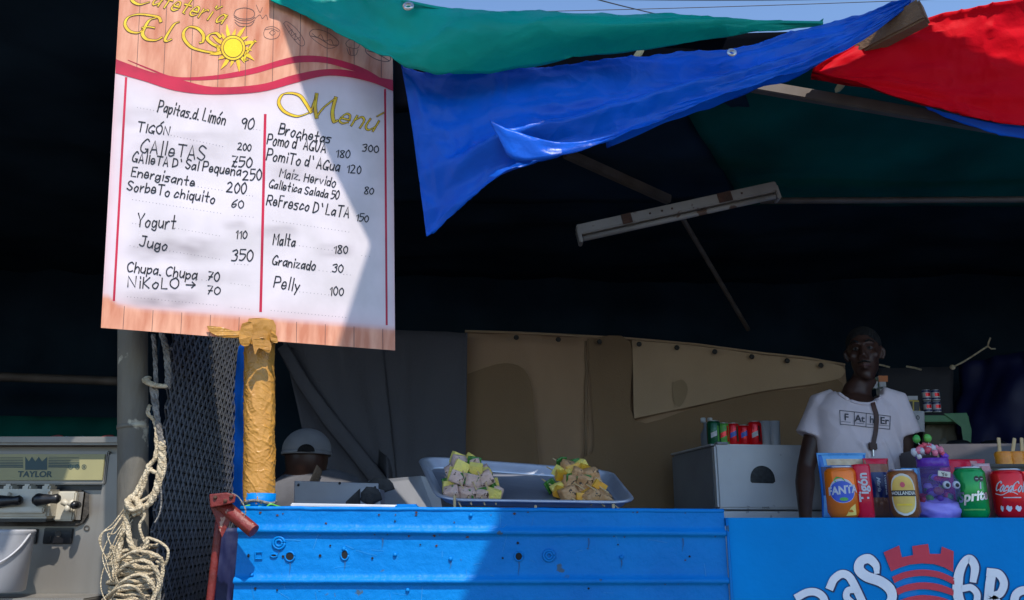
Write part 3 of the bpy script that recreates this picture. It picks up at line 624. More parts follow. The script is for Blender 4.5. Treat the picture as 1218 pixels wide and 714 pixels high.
paint('painted_letter', WP, [(305,590), (300,560), (270,533), (235,545), (228,580), (260,610), (320,632), (362,665), (372,705), (350,745)], [6, 9, 11, 11, 12, 12, 12, 12, 11, 10])
paint('painted_letter', WP, [(728,625), (735,570), (715,535), (690,545), (668,590), (660,640), (660,690), (680,740), (720,760)], [8, 10, 10, 9, 11, 12, 12, 11, 10])
paint('painted_letter', WP, [(690,662), (720,660), (745,690), (738,740)], 8, e=.0005)
paint('painted_letter', WP, [(808,600), (800,650), (792,745)], 11)
paint('painted_letter', WP, [(800,592), (840,600), (862,640), (845,685), (805,700), (830,720), (850,760)], 9.5, e=.0005)
paint('painted_letter', WP, [(905,730), (915,690), (945,672), (985,680), (1010,720)], 10)
RP = M['sign_red']
m = MB(); m.poly([z8(*p) for p in [(335,505), (403,475), (415,527), (465,517), (460,478), (530,468), (537,512), (585,512), (590,480), (642,500), (640,592), (600,570), (555,556), (505,553), (450,558), (405,572), (368,588)]], sgf(.0012)); m.build('castle_top', RP, SG)
for a, b in (([(372,612), (430,590), (505,580), (580,590), (645,618)], [(382,640), (430,618), (505,608), (580,618), (645,648)]),
             ([(388,665), (440,645), (510,636), (580,645), (642,668)], [(398,692), (440,675), (510,666), (580,676), (642,696)]),
             ([(402,716), (450,700), (510,692), (580,700), (640,720)], [(410,745), (450,730), (510,722), (580,730), (640,750)])):
    m = MB(); band(m, [z8(*p) for p in a], [z8(*p) for p in b], sgf(.0012)); m.build('castle_band', RP, SG)

# ================================================================== MENU BOARD
BD = thing('menu_board', 'white handwritten price board with salmon plank header taped to a post', 'menu board', brd()(300, 400))
LX = lambda y: 142-.0564*y; RX = lambda y: 470-.0084*(417-y)
YT = -62
def bedge(x): return 390+27*(x-120)/350
def waveline(x): return np.interp(x, [138, 170, 209, 253, 309, 350, 386, 415, 440, 467], [80, 90, 104, 107.5, 105.5, 94, 86.5, 88, 94, 102])
def botline(x): return np.interp(x, [120, 128, 140, 165, 460, 475], [352, 352, 362, 367, 391, 392])
front = brd(.002); back = brd(-.003)
m = MB(); nu, nv = 110, 130; msk = []
for j in range(nv+1):
    for i in range(nu+1):
        u, v = i/nu, j/nv; y0 = YT+27*u*.0 - 12*u; yb = 390+27*u; y = y0+(yb-y0)*v; x = LX(y)+(RX(y)-LX(y))*u; m.V.append(front(x, y))
        a = 1/(1+math.exp((y-waveline(x)-3)/2.2)); b = 1/(1+math.exp(-(y-botline(x))/1.2)); sm = 0
        for sx, sy, rx, ry, k in ((205, 297, 55, 13, .5), (195, 357, 40, 10, .5), (280, 268, 14, 5, .3), (165, 140, 22, 12, .25), (205, 180, 60, 18, .28), (330, 275, 22, 7, .4), (400, 298, 20, 8, .4), (215, 165, 60, 8, .25), (240, 330, 60, 8, .2), (360, 205, 45, 12, .3)):
            sm = max(sm, 1.15*k*math.exp(-((x-sx)/rx)**4-((y-sy)/ry)**4)*(.75+.6*N((x*.05, y*.11, 5))))
        ed = max(math.exp(-(x-LX(y)-2)/9), math.exp(-(RX(y)-x)/8), math.exp(-abs(y-waveline(x))/14), math.exp(-abs(y-botline(x))/10))
        msk.append((max(a, b), sm, ed, 1))
m.F = [(j*(nu+1)+i, (j+1)*(nu+1)+i, (j+1)*(nu+1)+i+1, j*(nu+1)+i+1) for j in range(nv) for i in range(nu)]; m.M = [0]*len(m.F)
# material of the printed face
bm_ = bpy.data.materials.new('printed board face'); bm_.use_nodes = True; t = bm_.node_tree; n = t.nodes; L = t.links; bs = n['Principled BSDF']; bs.inputs['Roughness'].default_value = .38; bs.inputs['Specular IOR Level'].default_value = .35
at_ = n.new('ShaderNodeAttribute'); at_.attribute_name = 'print'; sp = n.new('ShaderNodeSeparateColor'); L.new(at_.outputs['Color'], sp.inputs[0])
tc = n.new('ShaderNodeTexCoord'); mp = n.new('ShaderNodeMapping'); mp.inputs['Scale'].default_value = (14, 14, 3); L.new(tc.outputs['Object'], mp.inputs[0])
nz = n.new('ShaderNodeTexNoise'); nz.inputs['Scale'].default_value = 3; nz.inputs['Detail'].default_value = 6; L.new(mp.outputs[0], nz.inputs[0])
wr = n.new('ShaderNodeValToRGB'); wr.color_ramp.elements[0].color = (.56, .20, .11, 1); wr.color_ramp.elements[1].color = (.77, .38, .245, 1); wr.color_ramp.elements[0].position = .35; wr.color_ramp.elements[1].position = .65; L.new(nz.outputs[0], wr.inputs[0])
nz2 = n.new('ShaderNodeTexNoise'); nz2.inputs['Scale'].default_value = 7; nz2.inputs['Detail'].default_value = 7; L.new(tc.outputs['Object'], nz2.inputs[0])
wh = n.new('ShaderNodeValToRGB'); wh.color_ramp.elements[0].color = (.60, .54, .55, 1); wh.color_ramp.elements[1].color = (.74, .66, .69, 1); wh.color_ramp.elements[0].position = .35; wh.color_ramp.elements[1].position = .6; L.new(nz2.outputs[0], wh.inputs[0])
mxe = n.new('ShaderNodeMixRGB'); mxe.inputs[2].default_value = (.66, .40, .42, 1); me_ = n.new('ShaderNodeMath'); me_.operation = 'MULTIPLY'; me_.inputs[1].default_value = .6; L.new(sp.outputs[2], me_.inputs[0]); L.new(me_.outputs[0], mxe.inputs[0]); L.new(wh.outputs[0], mxe.inputs[1])
mxs = n.new('ShaderNodeMixRGB'); mxs.inputs[2].default_value = (.20, .16, .17, 1); L.new(sp.outputs[1], mxs.inputs[0]); L.new(mxe.outputs[0], mxs.inputs[1])
mxw = n.new('ShaderNodeMixRGB'); L.new(sp.outputs[0], mxw.inputs[0]); L.new(mxs.outputs[0], mxw.inputs[1]); L.new(wr.outputs[0], mxw.inputs[2]); L.new(mxw.outputs[0], bs.inputs['Base Color'])
po = m.build('printed_face', bm_, BD, smooth=True)
ca = po.data.color_attributes.new('print', 'FLOAT_COLOR', 'POINT')
ca.data.foreach_set('color', [q for c in msk for q in c])
cn = [(LX(YT), YT), (RX(YT), YT-12), (RX(417), 417), (LX(390), 390)]
m = MB(); vs = [brd(.0015)(*p) for p in cn]+[brd(-.004)(*p) for p in cn]; m.add(vs, [(0,3,2,1), (4,5,6,7), (0,1,5,4), (1,2,6,5), (2,3,7,6), (3,0,4,7)]); m.build('board_panel', M['white'], BD)
L1, L2, L3, L4 = brd(.0024), brd(.0028), brd(.0032), brd(.0036)
def z1(x, y): return (120+x/3.383, y/3.383)
def z2(x, y): return (110+x/3.246, 200+y/3.246)
for k in range(10): # plank joints of the printed header and footer
    m = MB()
    xt = 142+33.5*k+6; xb_ = 120+35*k+.5*k
    sx = lambda y: (LX(y) + (RX(y)-LX(y))*(k+.78)/10.2)
    m.ribbon([(sx(YT), YT), (sx(0), 0), (sx(waveline(sx(50))-2), waveline(sx(50))-2)], .6, L1)
    m.build('plank_line', M['doodle'], BD); m = MB()
    m.ribbon([(sx(366)+0, botline(sx(380))+1), (sx(400), bedge(sx(400)))], .6, L1); m.build('plank_line', M['doodle'], BD)
m = MB()
band(m, [(138,70.5), (175,84), (209,93), (253,103.5), (309,100.5), (350,89), (386,82.5), (416,84), (445,91), (467.3,95)], [(137.4,87), (170,96), (209,108), (253,112.5), (309,109.5), (350,99), (386,90.5), (416,92), (445,99), (467.5,108.5)], L2)
band(m, [(152,71), (180,82), (209,91.5), (253,90), (297,82), (333,71.5), (356,66.5), (386,67.5), (416,75), (436,83), (452,92.5)], [(152,71.8), (180,84), (209,94.5), (253,95), (297,89), (333,79), (356,74.5), (386,75), (416,83), (436,90), (452,93.5)], L1)
m.build('printed_wave', M['red_print'], BD)
for a, b, c, d, wd in ((150,93,135.5,357,2.8), (315.5,137,310,370,3.2), (458,107,460,386,2.4)): m = MB(); m.ribbon([(a, b), ((a+c)/2, (b+d)/2), (c, d)], wd, L1); m.build('printed_rule', M['red_print'], BD)
# yellow script
def calli(mbk, mby, pts, wd, z=z1):
    mbk, mby = MB(), MB()
    P = sp2([z(*p) for p in pts], 7); W = []
    for i in range(len(P)):
        a, b = P[max(0, i-1)], P[min(len(P)-1, i+1)]; an = math.atan2(b[1]-a[1], b[0]-a[0]); W.append(.7+wd*abs(math.sin(an+.35)))
    mbk.ribbon(P, [q+1.3 for q in W], L2); mby.ribbon(P, W, L3); mbk.build('title_outline', M['brown_print'], mby.build('title_stroke', M['yellow_print'], BD))
def flush():
    global tk, ty_
    if tk.V: tag(tk.build('title_outline', M['brown_print'], tag(ty_.build('title_lettering', M['yellow_print'], BD), kind='stuff')), kind='stuff')
    tk, ty_ = MB(), MB()
tk, ty_ = MB(), MB()
for s, wd in (([(172,118), (150,132), (115,125), (97,98), (110,70), (150,58), (200,62), (232,70), (240,85)], 2.6), ([(222,72), (195,82), (176,112), (168,138), (185,158), (222,162), (246,150)], 3.2), ([(165,112), (190,108), (215,112)], 1.4),
              ([(315,88), (295,98), (270,135), (258,160), (268,166), (284,158)], 2.8),
              ([(450,212), (410,205), (365,190), (336,158), (334,128), (356,108), (390,115), (412,140), (410,168), (398,172)], 2.8), ([(480,148), (465,134), (440,138), (428,156), (448,176), (472,190), (470,208), (450,213)], 3.0),
              ([(620,165), (600,190), (580,230), (578,243), (592,240)], 2.6),
              ([(165,-60), (130,-35), (125,0), (155,18), (195,8)], 3)): calli(tk, ty_, s, wd)
flush(); calli(tk, ty_, [(835,455), (790,468), (740,450), (716,415), (730,382), (765,375), (800,385), (822,412), (845,450)], 2.8)
for s, wd in (([(845,450), (862,400), (868,380)], 1.4), ([(868,380), (862,430), (868,472)], 2.8), ([(868,472), (895,435), (945,395)], 1.2), ([(945,395), (932,450), (938,490), (952,485)], 3.2)): calli(tk, ty_, s, wd)
for txt, a, b, h, sl, sd in (('afetería', (205,18), (485,95), 62, .35, 3), ('enú', (955,492), (1095,528), 72, .3, 4)):
    flush(); write(tk, txt, z1(*a), z1(*b), h/3.383, 3.4, L2, sl, 0, sd, thin=1.9); write(ty_, txt, z1(*a), z1(*b), h/3.383, 2.1, L3, sl, 0, sd, thin=.8)
# sun emblem
sk, sy_ = MB(), MB(); scx, scy = z1(532, 193)
for i in range(16):
    a = 2*math.pi*i/16; l = 30 if i % 2 else 23; r0 = 13
    c = lambda r, da: (scx+r*math.cos(a+da), scy+r*math.sin(a+da))
    sy_.poly([c(r0, -.17), c(r0+(l-r0)*.5, -.02), c(l, .14), c(r0+(l-r0)*.45, .17), c(r0, .17)], L3)
sy_.build('sun_rays', M['sunray'], BD)
m = MB(); m.disc((scx, scy), 15.2, 15.4, L4, 30); m.build('sun_outline', M['brown_print'], BD)
L5, L6 = brd(.004), brd(.0044)
m = MB(); m.disc((scx, scy), 14.2, 14.4, L5, 30); m.build('sun_ring', M['sunray'], BD)
m = MB(); m.ring((scx, scy), 11, 11.8, L6, 30); m.build('sun_outline', M['brown_print'], BD)
m = MB(); m.disc((scx, scy), 11, 11, L6, 30); m.build('sun_disc', M['sun_y'], BD)
tag(tk.build('title_outline', M['brown_print'], tag(ty_.build('title_lettering', M['yellow_print'], BD), kind='stuff')), kind='stuff')
# food drawings
m = MB(); dd = lambda pts, wd=.55: m.ribbon(sp2([z1(*p) for p in pts], 5), wd, L1)
dd([(535,60), (545,40), (580,32), (612,42), (618,62), (600,75), (560,75), (536,62)], .8); dd([(536,68), (560,82), (600,82), (620,70)], .7); dd([(538,80), (560,92), (595,94), (620,80)], .7); dd([(540,90), (560,106), (600,104), (616,88)], .8)
dd([(620,75), (640,60), (650,75), (665,60), (672,80)]); dd([(625,20), (640,50), (650,30)])
dd([(655,133), (665,112), (695,108), (720,125), (712,150), (685,158), (660,150), (655,133)]); dd([(678,132), (690,122), (702,132), (690,142), (678,132)]); dd([(660,120), (690,116), (715,128)])
dd([(735,95), (750,88), (790,120), (820,170), (805,185), (770,150), (735,95)]); dd([(750,100), (770,125), (800,165)]); dd([(755,130), (770,120), (765,145), (785,135), (780,160), (800,150)])
dd([(840,130), (860,118), (910,130), (955,165), (950,185), (915,195), (870,170), (842,145), (840,130)]); dd([(845,145), (880,155), (920,180), (950,182)], .8); dd([(850,135), (870,150), (885,140), (900,165), (925,160), (935,180)])
dd([(985,175), (1000,160), (1025,165), (1040,180), (1030,195), (995,190), (985,175)]); dd([(990,195), (1000,220), (1025,222), (1035,200)]); dd([(1000,195), (1006,220)]); dd([(1015,195), (1015,222)])
dd([(1065,195), (1080,185), (1130,200), (1165,230), (1155,248), (1110,240), (1070,215), (1065,195)], .8); dd([(1070,205), (1110,215), (1160,245)], .8); dd([(1075,195), (1090,210), (1105,200), (1120,222), (1145,225)])
m.build('food_drawings', M['doodle'], BD)
# price list
rows = [(1,'Papitas.d. Limón',228,448,497,502,42),(1,'90',560,512,608,524,38),(1,'TIGÓN',145,526,272,545,32),(1,'200',550,602,602,607,24),(1,'GAlleTAS',160,612,415,645,48),(1,'750',525,668,605,675,38),
 (1,"GAlleTA D' Sal Pequeña",127,650,560,708,34),(2,'250',580,45,650,47,34),(2,'Energisante',150,30,392,70,32),(2,'200',517,92,590,100,36),(2,'SorbeTo chiquito',133,84,470,135,34),(2,'60',537,150,580,155,28),
 (2,'Yogurt',170,222,318,236,42),(2,'110',553,270,594,273,28),(2,'Jugo',180,300,285,318,36),(2,'350',538,355,616,360,38),(2,'Chupa. Chupa',134,398,400,430,36),(2,'70',444,432,487,437,32),(2,'NiKoLO >',136,460,395,468,36),(2,'70',442,485,490,489,28),
 (1,'Brochetas',715,538,920,578,36),(1,'300',1052,608,1115,614,26),(1,"Pomo d' AGUA",668,578,902,615,38),(1,'180',946,632,1000,637,28),(1,"PomiTo d' AGua",666,642,957,690,38),(1,'120',990,695,1044,700,28),
 (2,'Maiz. Hervido',722,33,936,72,30),(2,'80',1050,100,1083,103,24),(2,'Galletica Salada 50',682,74,948,122,28),(2,"ReFresco D' LaTA",672,140,988,192,36),(2,'150',1018,203,1063,208,24),
 (2,'Malta',697,294,780,302,38),(2,'180',932,328,984,330,26),(2,'Granizado',695,372,858,395,32),(2,'30',926,400,965,404,26),(2,'Pelly',700,460,795,475,40),(2,'100',916,490,967,493,28)]
for i, (z, s, a, b, c, d, h) in enumerate(rows):
    zz, k = (z1, 3.383) if z == 1 else (z2, 3.246); m = MB(); write(m, s, zz(a, b), zz(c, d), h/k*1.1, 1.5 if h > 30 else 1.3, L2, .05, .3, 50+i); m.build('handwritten_line', M['ink'], BD)
m = MB()
def dots(z, a, b, c, d, step=13):
    L_ = math.hypot(c-a, d-b); k = max(2, int(L_/step))
    for i in range(k+1): p = z(a+(c-a)*i/k, b+(d-b)*i/k); m.disc(p, .42, .42, L1, 5)
for q in ((z1,147,433,225,447), (z1,270,542,490,590), (z2,395,70,500,86), (z2,155,122,495,175), (z2,548,183,620,190), (z2,320,232,490,262), (z2,155,213,180,217), (z2,285,318,490,352), (z2,145,300,175,305), (z2,405,430,440,434),
          (z2,535,445,605,455), (z2,135,497,480,530), (z2,535,537,605,545), (z2,697,203,990,247), (z2,785,298,925,318), (z2,860,393,920,402), (z2,800,478,912,490), (z2,690,550,978,577), (z1,615,520,640,524), (z2,595,105,618,108), (z2,548,370,600,374), (z2,970,410,995,413), (z2,1040,338,1070,342)): dots(*q)
tag(m.build('dotted_lines', M['dots'], BD), kind='stuff')
#PART3
# ================================================================== POSTS, ROPE, MESH AT THE LEFT
PO = thing('rope_pole', 'weathered grey steel pole with rope tied round it', 'pole', (-.86, 1.98, 0))
def polex(t): a = at(139, 390, 1.98); b = at(141, 714, 2.12); return a.lerp(b, t)
pa, pb = aty(158, 380, 1.765), aty(158, 714, 1.785); dr = (pb-pa)/(pa.z-pb.z)
ptop = pa - dr*(2.15-pa.z); pbot = pa + dr*pa.z
def pp(z): return ptop.lerp(pbot, (2.15-z)/2.15)
PR = .0300
m = MB(); m.tube([pp(2.15-i*.07)+Vector((.0012*N((i, 0, 1)), 0, 0)) for i in range(31)], PR, 24, jit=.012); m.build('pole_shaft', M['pole'], PO, smooth=True)
for z in (1.18, .9): m = MB(); m.tube([pp(z+.004), pp(z-.004)], PR+.0012, 24); m.build('joint_ring', M['pole'], PO, smooth=True)
RO = thing('tied_rope', 'frayed cream rope knotted and coiled round the grey pole', 'rope', pp(.85))
def rp(x, y, off=.0): q = aty(x, y, pp(1).y-PR-.012-off); return q
def rope(pts, r, mt='rope', nm='rope_strand', tw=True, jit=.10, par=RO):
    P = [Vector(p) for p in spl([rp(*p) for p in pts], 8)]; m = MB()
    if tw and r > .003:
        for k in range(3):
            Q = []
            for i, p in enumerate(P): a = i*.55+k*2.094; Q.append(p+Vector((math.cos(a)*r*.48, math.sin(a)*r*.48, math.sin(a)*r*.2)))
            m.tube(Q, r*.6, 7, jit=jit)
        tag(m.build(nm, M[mt], par, smooth=True), kind='stuff'); return
    m.tube(P, r, 6, jit=jit); m.build(nm, M[mt], par, smooth=True)
rope([(182,398), (184,415), (185,440), (186,470), (187,495)], .0045, 'rope_grey'); rope([(192,396), (197,412), (199,430), (200,450), (199,462)], .0065, 'rope_grey')
rope([(176,450), (173,452,.01), (178,456,.015), (188,459,.01), (199,459)], .0072)
rope([(181,459), (184,480), (187,498), (190,515), (193,530)], .006, 'rope_grey')
rope([(178,482), (176,492,.01), (183,500), (186,512), (186,528), (192,540)], .004)
rope([(192,526), (193,540), (191,560), (187,580), (180,596), (170,605), (160,612)], .0078)
rope([(187,500), (188,520), (184,545), (176,558), (172,575), (165,592), (158,605)], .0042)
rope([(190,540), (183,548), (176,556), (186,562), (193,556), (190,545)], .0050)
rope([(193,535), (196,555), (190,575), (178,590), (162,600), (153,612)], .004)
rope([(178,556), (168,575), (160,590), (152,602), (150,620), (144,640), (140,665), (135,690)], .0062)
rope([(158,590), (152,597,.01), (158,606,.012), (166,602,.01), (160,592)], .007)
rope([(150,605), (152,625), (155,645), (162,655), (172,652), (176,640)], .0055)
rope([(160,600), (172,612), (166,625), (170,640), (176,650)], .003)
rope([(188,560), (192,590), (190,610), (184,622)], .0018, 'rope_grey', tw=False)
for i, (x, y) in enumerate([(118, 640), (122, 660), (128, 636), (120, 690), (133, 668)]):
    rope([(150+2*i, 602+4*i), (135+i, 622+6*i, .01), (x, y, .02), (x+8, y+26, .02), (132+3*i, 690+3*i, .01)], .0011, tw=False)
rope([(146,612), (134,628,.01), (122,634,.02), (120,650,.02), (127,664,.02), (133,658,.02)], .0016, tw=False)
rr = random.Random(6)
for i in range(17): # coils lashed round the pole low down
    z = aty(158, 655+3.6*i, pp(1).y).z; c = pp(z); tilt = rr.uniform(-.35, .45); r = PR+.006+rr.uniform(0, .007); ph = rr.uniform(-.3, .3); tk_ = rr.choice([.0026, .0034, .0042])
    P = [Vector((c.x+r*1.12*math.cos(a+ph), c.y+r*math.sin(a+ph), c.z+.018*math.sin(a+ph)*0+tilt*.035*math.cos(a)+.004*N((a*2, i, 0)))) for a in [k*2*math.pi/26 for k in range(28)]]
    m = MB(); m.tube(P, tk_, 7, jit=.12); m.build('rope_coil', M['rope'], RO, smooth=True)
for i, (pts, r) in enumerate([([(140,668), (160,656,.02), (185,660,.02), (194,672,.01), (190,700,.01), (186,730)], .004), ([(135,690), (150,672,.02), (175,668,.03), (190,690,.02), (180,718,.02)], .0045), ([(128,712), (148,690,.03), (170,684,.03), (184,704,.02), (176,730)], .004),
                            ([(176,640), (190,645,.01), (200,655,.015), (196,672,.01), (186,668)], .0028), ([(120,716), (140,700,.03), (160,698,.03), (175,716)], .003)]): rope(pts, r)

TP = thing('taped_post', 'square topped post wrapped in wrinkled orange packing tape above the blue counter', 'post', (-.56, 1.80, 0))
YP = 1.795
ta, tb = aty(309, 392, YP), aty(308, 600, YP); tr = .0305
def tpf(e, seed, amp):
    def fn(u, v):
        a = -u*2*math.pi; p = ta.lerp(tb, v) if v >= 0 else ta
        a = -u*2*math.pi; p = ta.lerp(tb, v); z = p.z; ca_, sa_ = math.cos(a), math.sin(a); cr = amp*.5*N((ca_*1.6+z*12, sa_*1.6-z*14, seed))
        for k_, (f1_, f2_, h_) in enumerate(((18, -26, .0016), (-22, 40, .0012), (60, 14, .0009), (12, 90, .0008))):
            cr += h_*max(0, 1-7*abs(N((ca_*1.5+z*f1_, sa_*1.5+z*f2_, seed+3*k_))))*max(0, min(1, .5+2.5*N((ca_*1.5, z*9, seed+k_+20))))
        r = tr+e+cr; return Vector((p.x+r*math.cos(a), p.y+r*math.sin(a), z))
    return fn
m = MB(); m.grid(tpf(.001, 5, .0042), 120, 420); m.build('tape_wrap', M['tape'], TP, smooth=True)
m = MB(); m.tube([ta+Vector((0, .03, .30)), ta, tb+Vector((0, 0, -.02))], tr-.011, 24); m.build('post_core', M['blue_paint'], TP)
m = MB(); 
for y in (470, 490): m.tube([Vector((ta.lerp(tb, (y-392)/208).x+(tr+.002)*math.cos(a), ta.lerp(tb, (y-392)/208).y+(tr+.002)*math.sin(a), aty(308, y, YP).z+.004*math.cos(a))) for a in [k*math.pi/12 for k in range(25)]], .0013, 5)
for k, P in enumerate([[(296,379), (325,381), (327,404), (318,412), (300,410), (289,404)], [(246,388), (262,389), (280,394), (292,391), (291,402), (278,402), (262,401), (250,395)], [(288,385), (300,384), (298,408), (290,412), (284,404)], [(322,392), (329,400), (330,408), (322,405)], [(300,404), (312,402), (322,408), (320,420), (308,414), (303,422)]]):
    mm = MB(); b = brd(.006+.003*k); bb = MB(); pts = sp2(P+[P[0]], 3)[:-1]; mm.poly(pts, lambda x, y: b(x, y)+BN*.004*N((x*.3, y*.3, k))); thick(mm.build('tape_flap', M['tape'], TP), .0012)
m = MB(); m.tube([tb+Vector((0, 0, .022)), tb+Vector((0, 0, -.01))], tr+.0025, 24); m.build('painted_foot', M['blue_paint'], TP, smooth=True)
m = MB(); m.tube([tb+Vector((tr*1.1*math.cos(a), tr*1.1*math.sin(a), .004+.003*math.sin(a*3))) for a in [k*math.pi/10 for k in range(21)]], .003, 6); m.build('cord_at_foot', M['rope_grey'], TP, smooth=True)

# expanded metal side screen running back from the pole
MS = thing('mesh_screen', 'dark expanded metal screen running back beside the grey pole', 'mesh screen', (-.82, 2.0, 0))
y0_, y1_ = 1.86, 2.62; xs0 = aty(195, 500, y0_).x; xs1 = aty(288, 500, y1_).x; z1_ = 1.62
m = MB(); cw, chh = .042, .044
ncol = int((y1_-y0_)/cw)+1; nrow = int(z1_/chh)+1
def msp(s, z): t = s/(y1_-y0_); return Vector((xs0+(xs1-xs0)*t+.006*N((s*4, z*3, 2)), y0_+s, z))
for i in range(ncol):
    for j in range(nrow):
        s, z = i*cw, j*chh
        for a, b, c, d in ((0, 0, .5, .5), (.5, .5, 1, 0), (0, 0, .5, -.5), (.5, -.5, 1, 0)):
            p, q = msp(s+a*cw, z+b*chh), msp(s+c*cw, z+d*chh); t = (q-p).normalized(); nrm = Vector((0, -t.z, t.y))*.0040; o2 = Vector((.003, 0, 0))
            m.add([p-nrm-o2, p+nrm-o2, q+nrm-o2, q-nrm-o2, p-nrm+o2, p+nrm+o2, q+nrm+o2, q-nrm+o2], [(0,1,2,3), (4,7,6,5), (0,4,5,1), (3,2,6,7)])
tag(m.build('lattice', M['mesh'], MS), kind='stuff')
m = MB(); m.box(((xs0+xs1)/2-.03, (y0_+y1_)/2, .8), (.004, y1_-y0_, 1.6), Matrix.Rotation(-math.atan2(xs1-xs0, y1_-y0_), 3, 'Z')); 
m.build('dark_backing', M['roof_dark'], MS)  # black sheet added for the darkness behind the lattice
# navy cloth and red steel bits at the counter's left end
sheet('end_cloth', [aty(254, 720, 1.84), aty(290, 720, 1.84), aty(290, 628, 1.84), aty(256, 628, 1.84)], M['navy'], 12, 16, .006, 'small navy cloth at the left end of the blue steel counter', o=6)
bar('red_rail', aty(262, 610, 1.75), aty(240, 800, 1.75), .008, M['red_steel'], 'thin red steel rail leaning at the left end of the counter', 'rail', False, 12)
CLP = thing('red_clamp', 'battered red steel bracket jutting over the left corner of the counter', 'bracket', aty(270, 610, 1.71))
def frz(x, y, e=0): return aty(x, y, 1.715-e)
def slab(mb, pts, e0, e1):
    n = len(pts); a = [frz(x, y, e0) for x, y in pts]; b = [frz(x, y, e1) for x, y in pts]
    mb.add(a+b, [tuple(range(n)), tuple(range(2*n-1, n-1, -1))]+[(i, n+i, n+(i+1) % n, (i+1) % n) for i in range(n)])
m = MB(); m.tube([frz(264,600), frz(283,616,.01), frz(302,632,.02)], [.0135, .0135, .0135], 12); bevel(m.build('bracket_arm', M['red_steel'], CLP, smooth=True), .001)
m = MB(); slab(m, [(249,588), (270,586), (281,589), (279,598), (262,602), (250,604)], -.012, .03); bevel(m.build('bracket_plate', M['red_steel'], CLP), .002)
m = MB(); slab(m, [(250,603), (266,601), (278,612), (264,640), (260,628), (256,616)], -.006, .004); bevel(m.build('bracket_web', M['red_steel'], CLP), .001)
for x, y in ((256, 592), (268, 596), (275, 591)): m = MB(); m.ball(frz(x, y, .031), .004, 8, 6); m.build('bolt', M['rust'], CLP, smooth=True)
m = MB(); m.tube([Vector(p) for p in spl([frz(276,587,.01), frz(284,592,.02), frz(292,606,.02), frz(290,616,.02)], 5)], .0014, 6); m.build('wire', M['rope_grey'], CLP, smooth=True)
CB = thing('counter_cord', 'loose pale cord lying along the counter edge beside the taped post', 'cord', aty(320, 603, 1.765))
m = MB(); m.tube([Vector(p) for p in spl([aty(288, 604, 1.765), aty(300, 601, 1.765), aty(315, 604, 1.765), aty(322, 600, 1.765), aty(332, 603, 1.775), aty(350, 605, 1.785)], 6)], .0022, 6); m.build('cord_line', M['leaf'], CB, smooth=True)

# ================================================================== SOFT-SERVE MACHINE
YM = 2.32
def mf(e=0.0): return lambda x, y: aty(x, y, YM-e)
SM = thing('ice_cream_machine', 'steel soft serve ice cream machine with yellowed control panel', 'ice cream machine', (-1.35, YM, 0))
f = mf()
a, b = f(-170, 528), f(138, 716); xl_, xr_, zt_ = f(-170, 560).x, f(138, 620).x, f(0, 528).z
m = MB(); m.box(((xl_+xr_)/2, YM+.36, (zt_+.45)/2), (xr_-xl_, .72, zt_-.45), bev=.008); m.build('cabinet', M['machine'], SM)
m = MB(); m.box(((xl_+xr_)/2, YM+.34, .23), (xr_-xl_-.05, .6, .44), bev=.01); m.build('base', M['dark_panel'], SM)
m = MB(); m.box(((xl_+xr_)/2, YM+.34, zt_+.004), (xr_-xl_+.02, .78, .022), bev=.006); m.build('lid', M['machine'], SM)
def mslab(nm, mt, x0, y0, x1, y1, e0, e1, bv=.003):
    p, q = aty(x0, y0, YM), aty(x1, y1, YM); m = MB(); m.box(((p.x+q.x)/2, YM-(e0+e1)/2, (p.z+q.z)/2), (abs(q.x-p.x), abs(e1-e0), abs(p.z-q.z)), bev=bv); return m.build(nm, M[mt], SM)
mslab('trim', 'machine', 128, 540, 139, 720, 0, .012); mslab('header_frame', 'machine', -160, 537, 128, 577, 0, .018); mslab('control_panel', 'machine_panel', -160, 541, 126, 572, .018, .022, .001)
mslab('painted_shadow', 'knob', -160, 577, 126, 583, 0, .003, .0005)  # black strip stands in for the shade under the header
g2 = mf(.0228)
for x0, x1 in ((-50, 28), (58, 95)):
    for k in range(7): m = MB(); m.ribbon([(x0, 544+k*1.9), (x1-1, 544.3+k*1.9)], .5+.15*k, g2); m.build('printed_stripe', M['teal'], SM)
m = MB(); m.poly([(30,559), (30,543), (34,549), (38,543.5), (42,549), (46,543.5), (50,549), (56,543.5), (56,559)], g2); m.build('printed_mark', M['teal'], SM)
m = MB(); c = g2(41.5, 564.5); printed(m, 'TAYLOR', .0215, lambda u, v: Vector((c.x+u, c.y-.0003, c.z+v)), bold=.0006, sx=1.12); m.build('printed_name', M['teal'], SM)
for x in (84, 92, 100): m = MB(); m.ring((x, 555.5), 2.2, 2.9, g2, 16); m.disc((x, 555.5), 1.2, 1.2, g2, 10); tag(m.build('printed_button', M['teal'], SM), kind='stuff')
m = MB(); pts = [(-40,583), (96,583), (106,588), (106,610), (98,622), (88,626), (-40,626)]; n_ = len(pts)
m.add([aty(x, y, YM-.002) for x, y in pts]+[aty(x, y, YM-.010) for x, y in pts], [tuple(range(n_)), tuple(range(2*n_-1, n_-1, -1))]+[(i, n_+i, n_+(i+1) % n_, (i+1) % n_) for i in range(n_)]); m.build('gasket_plate', M['char'], SM)
mslab('rim_plate', 'machine', -40, 584, 100, 620, .010, .016); DBk = mslab('door_block', 'plastic_white', 4, 583, 74, 617, .016, .075, .006); mslab('door_wing', 'plastic_white', 74, 585, 94, 620, .016, .035, .004)
for x in (23, 45, 68): mslab('boss', 'plastic_white', x-4, 577, x+4, 590, .02, .06, .005)
mslab('cross_bar', 'plastic_white', 8, 604, 72, 611, .075, .088, .003); mslab('handle_mount', 'plastic_white', 24, 587, 32, 603, .075, .092, .003)
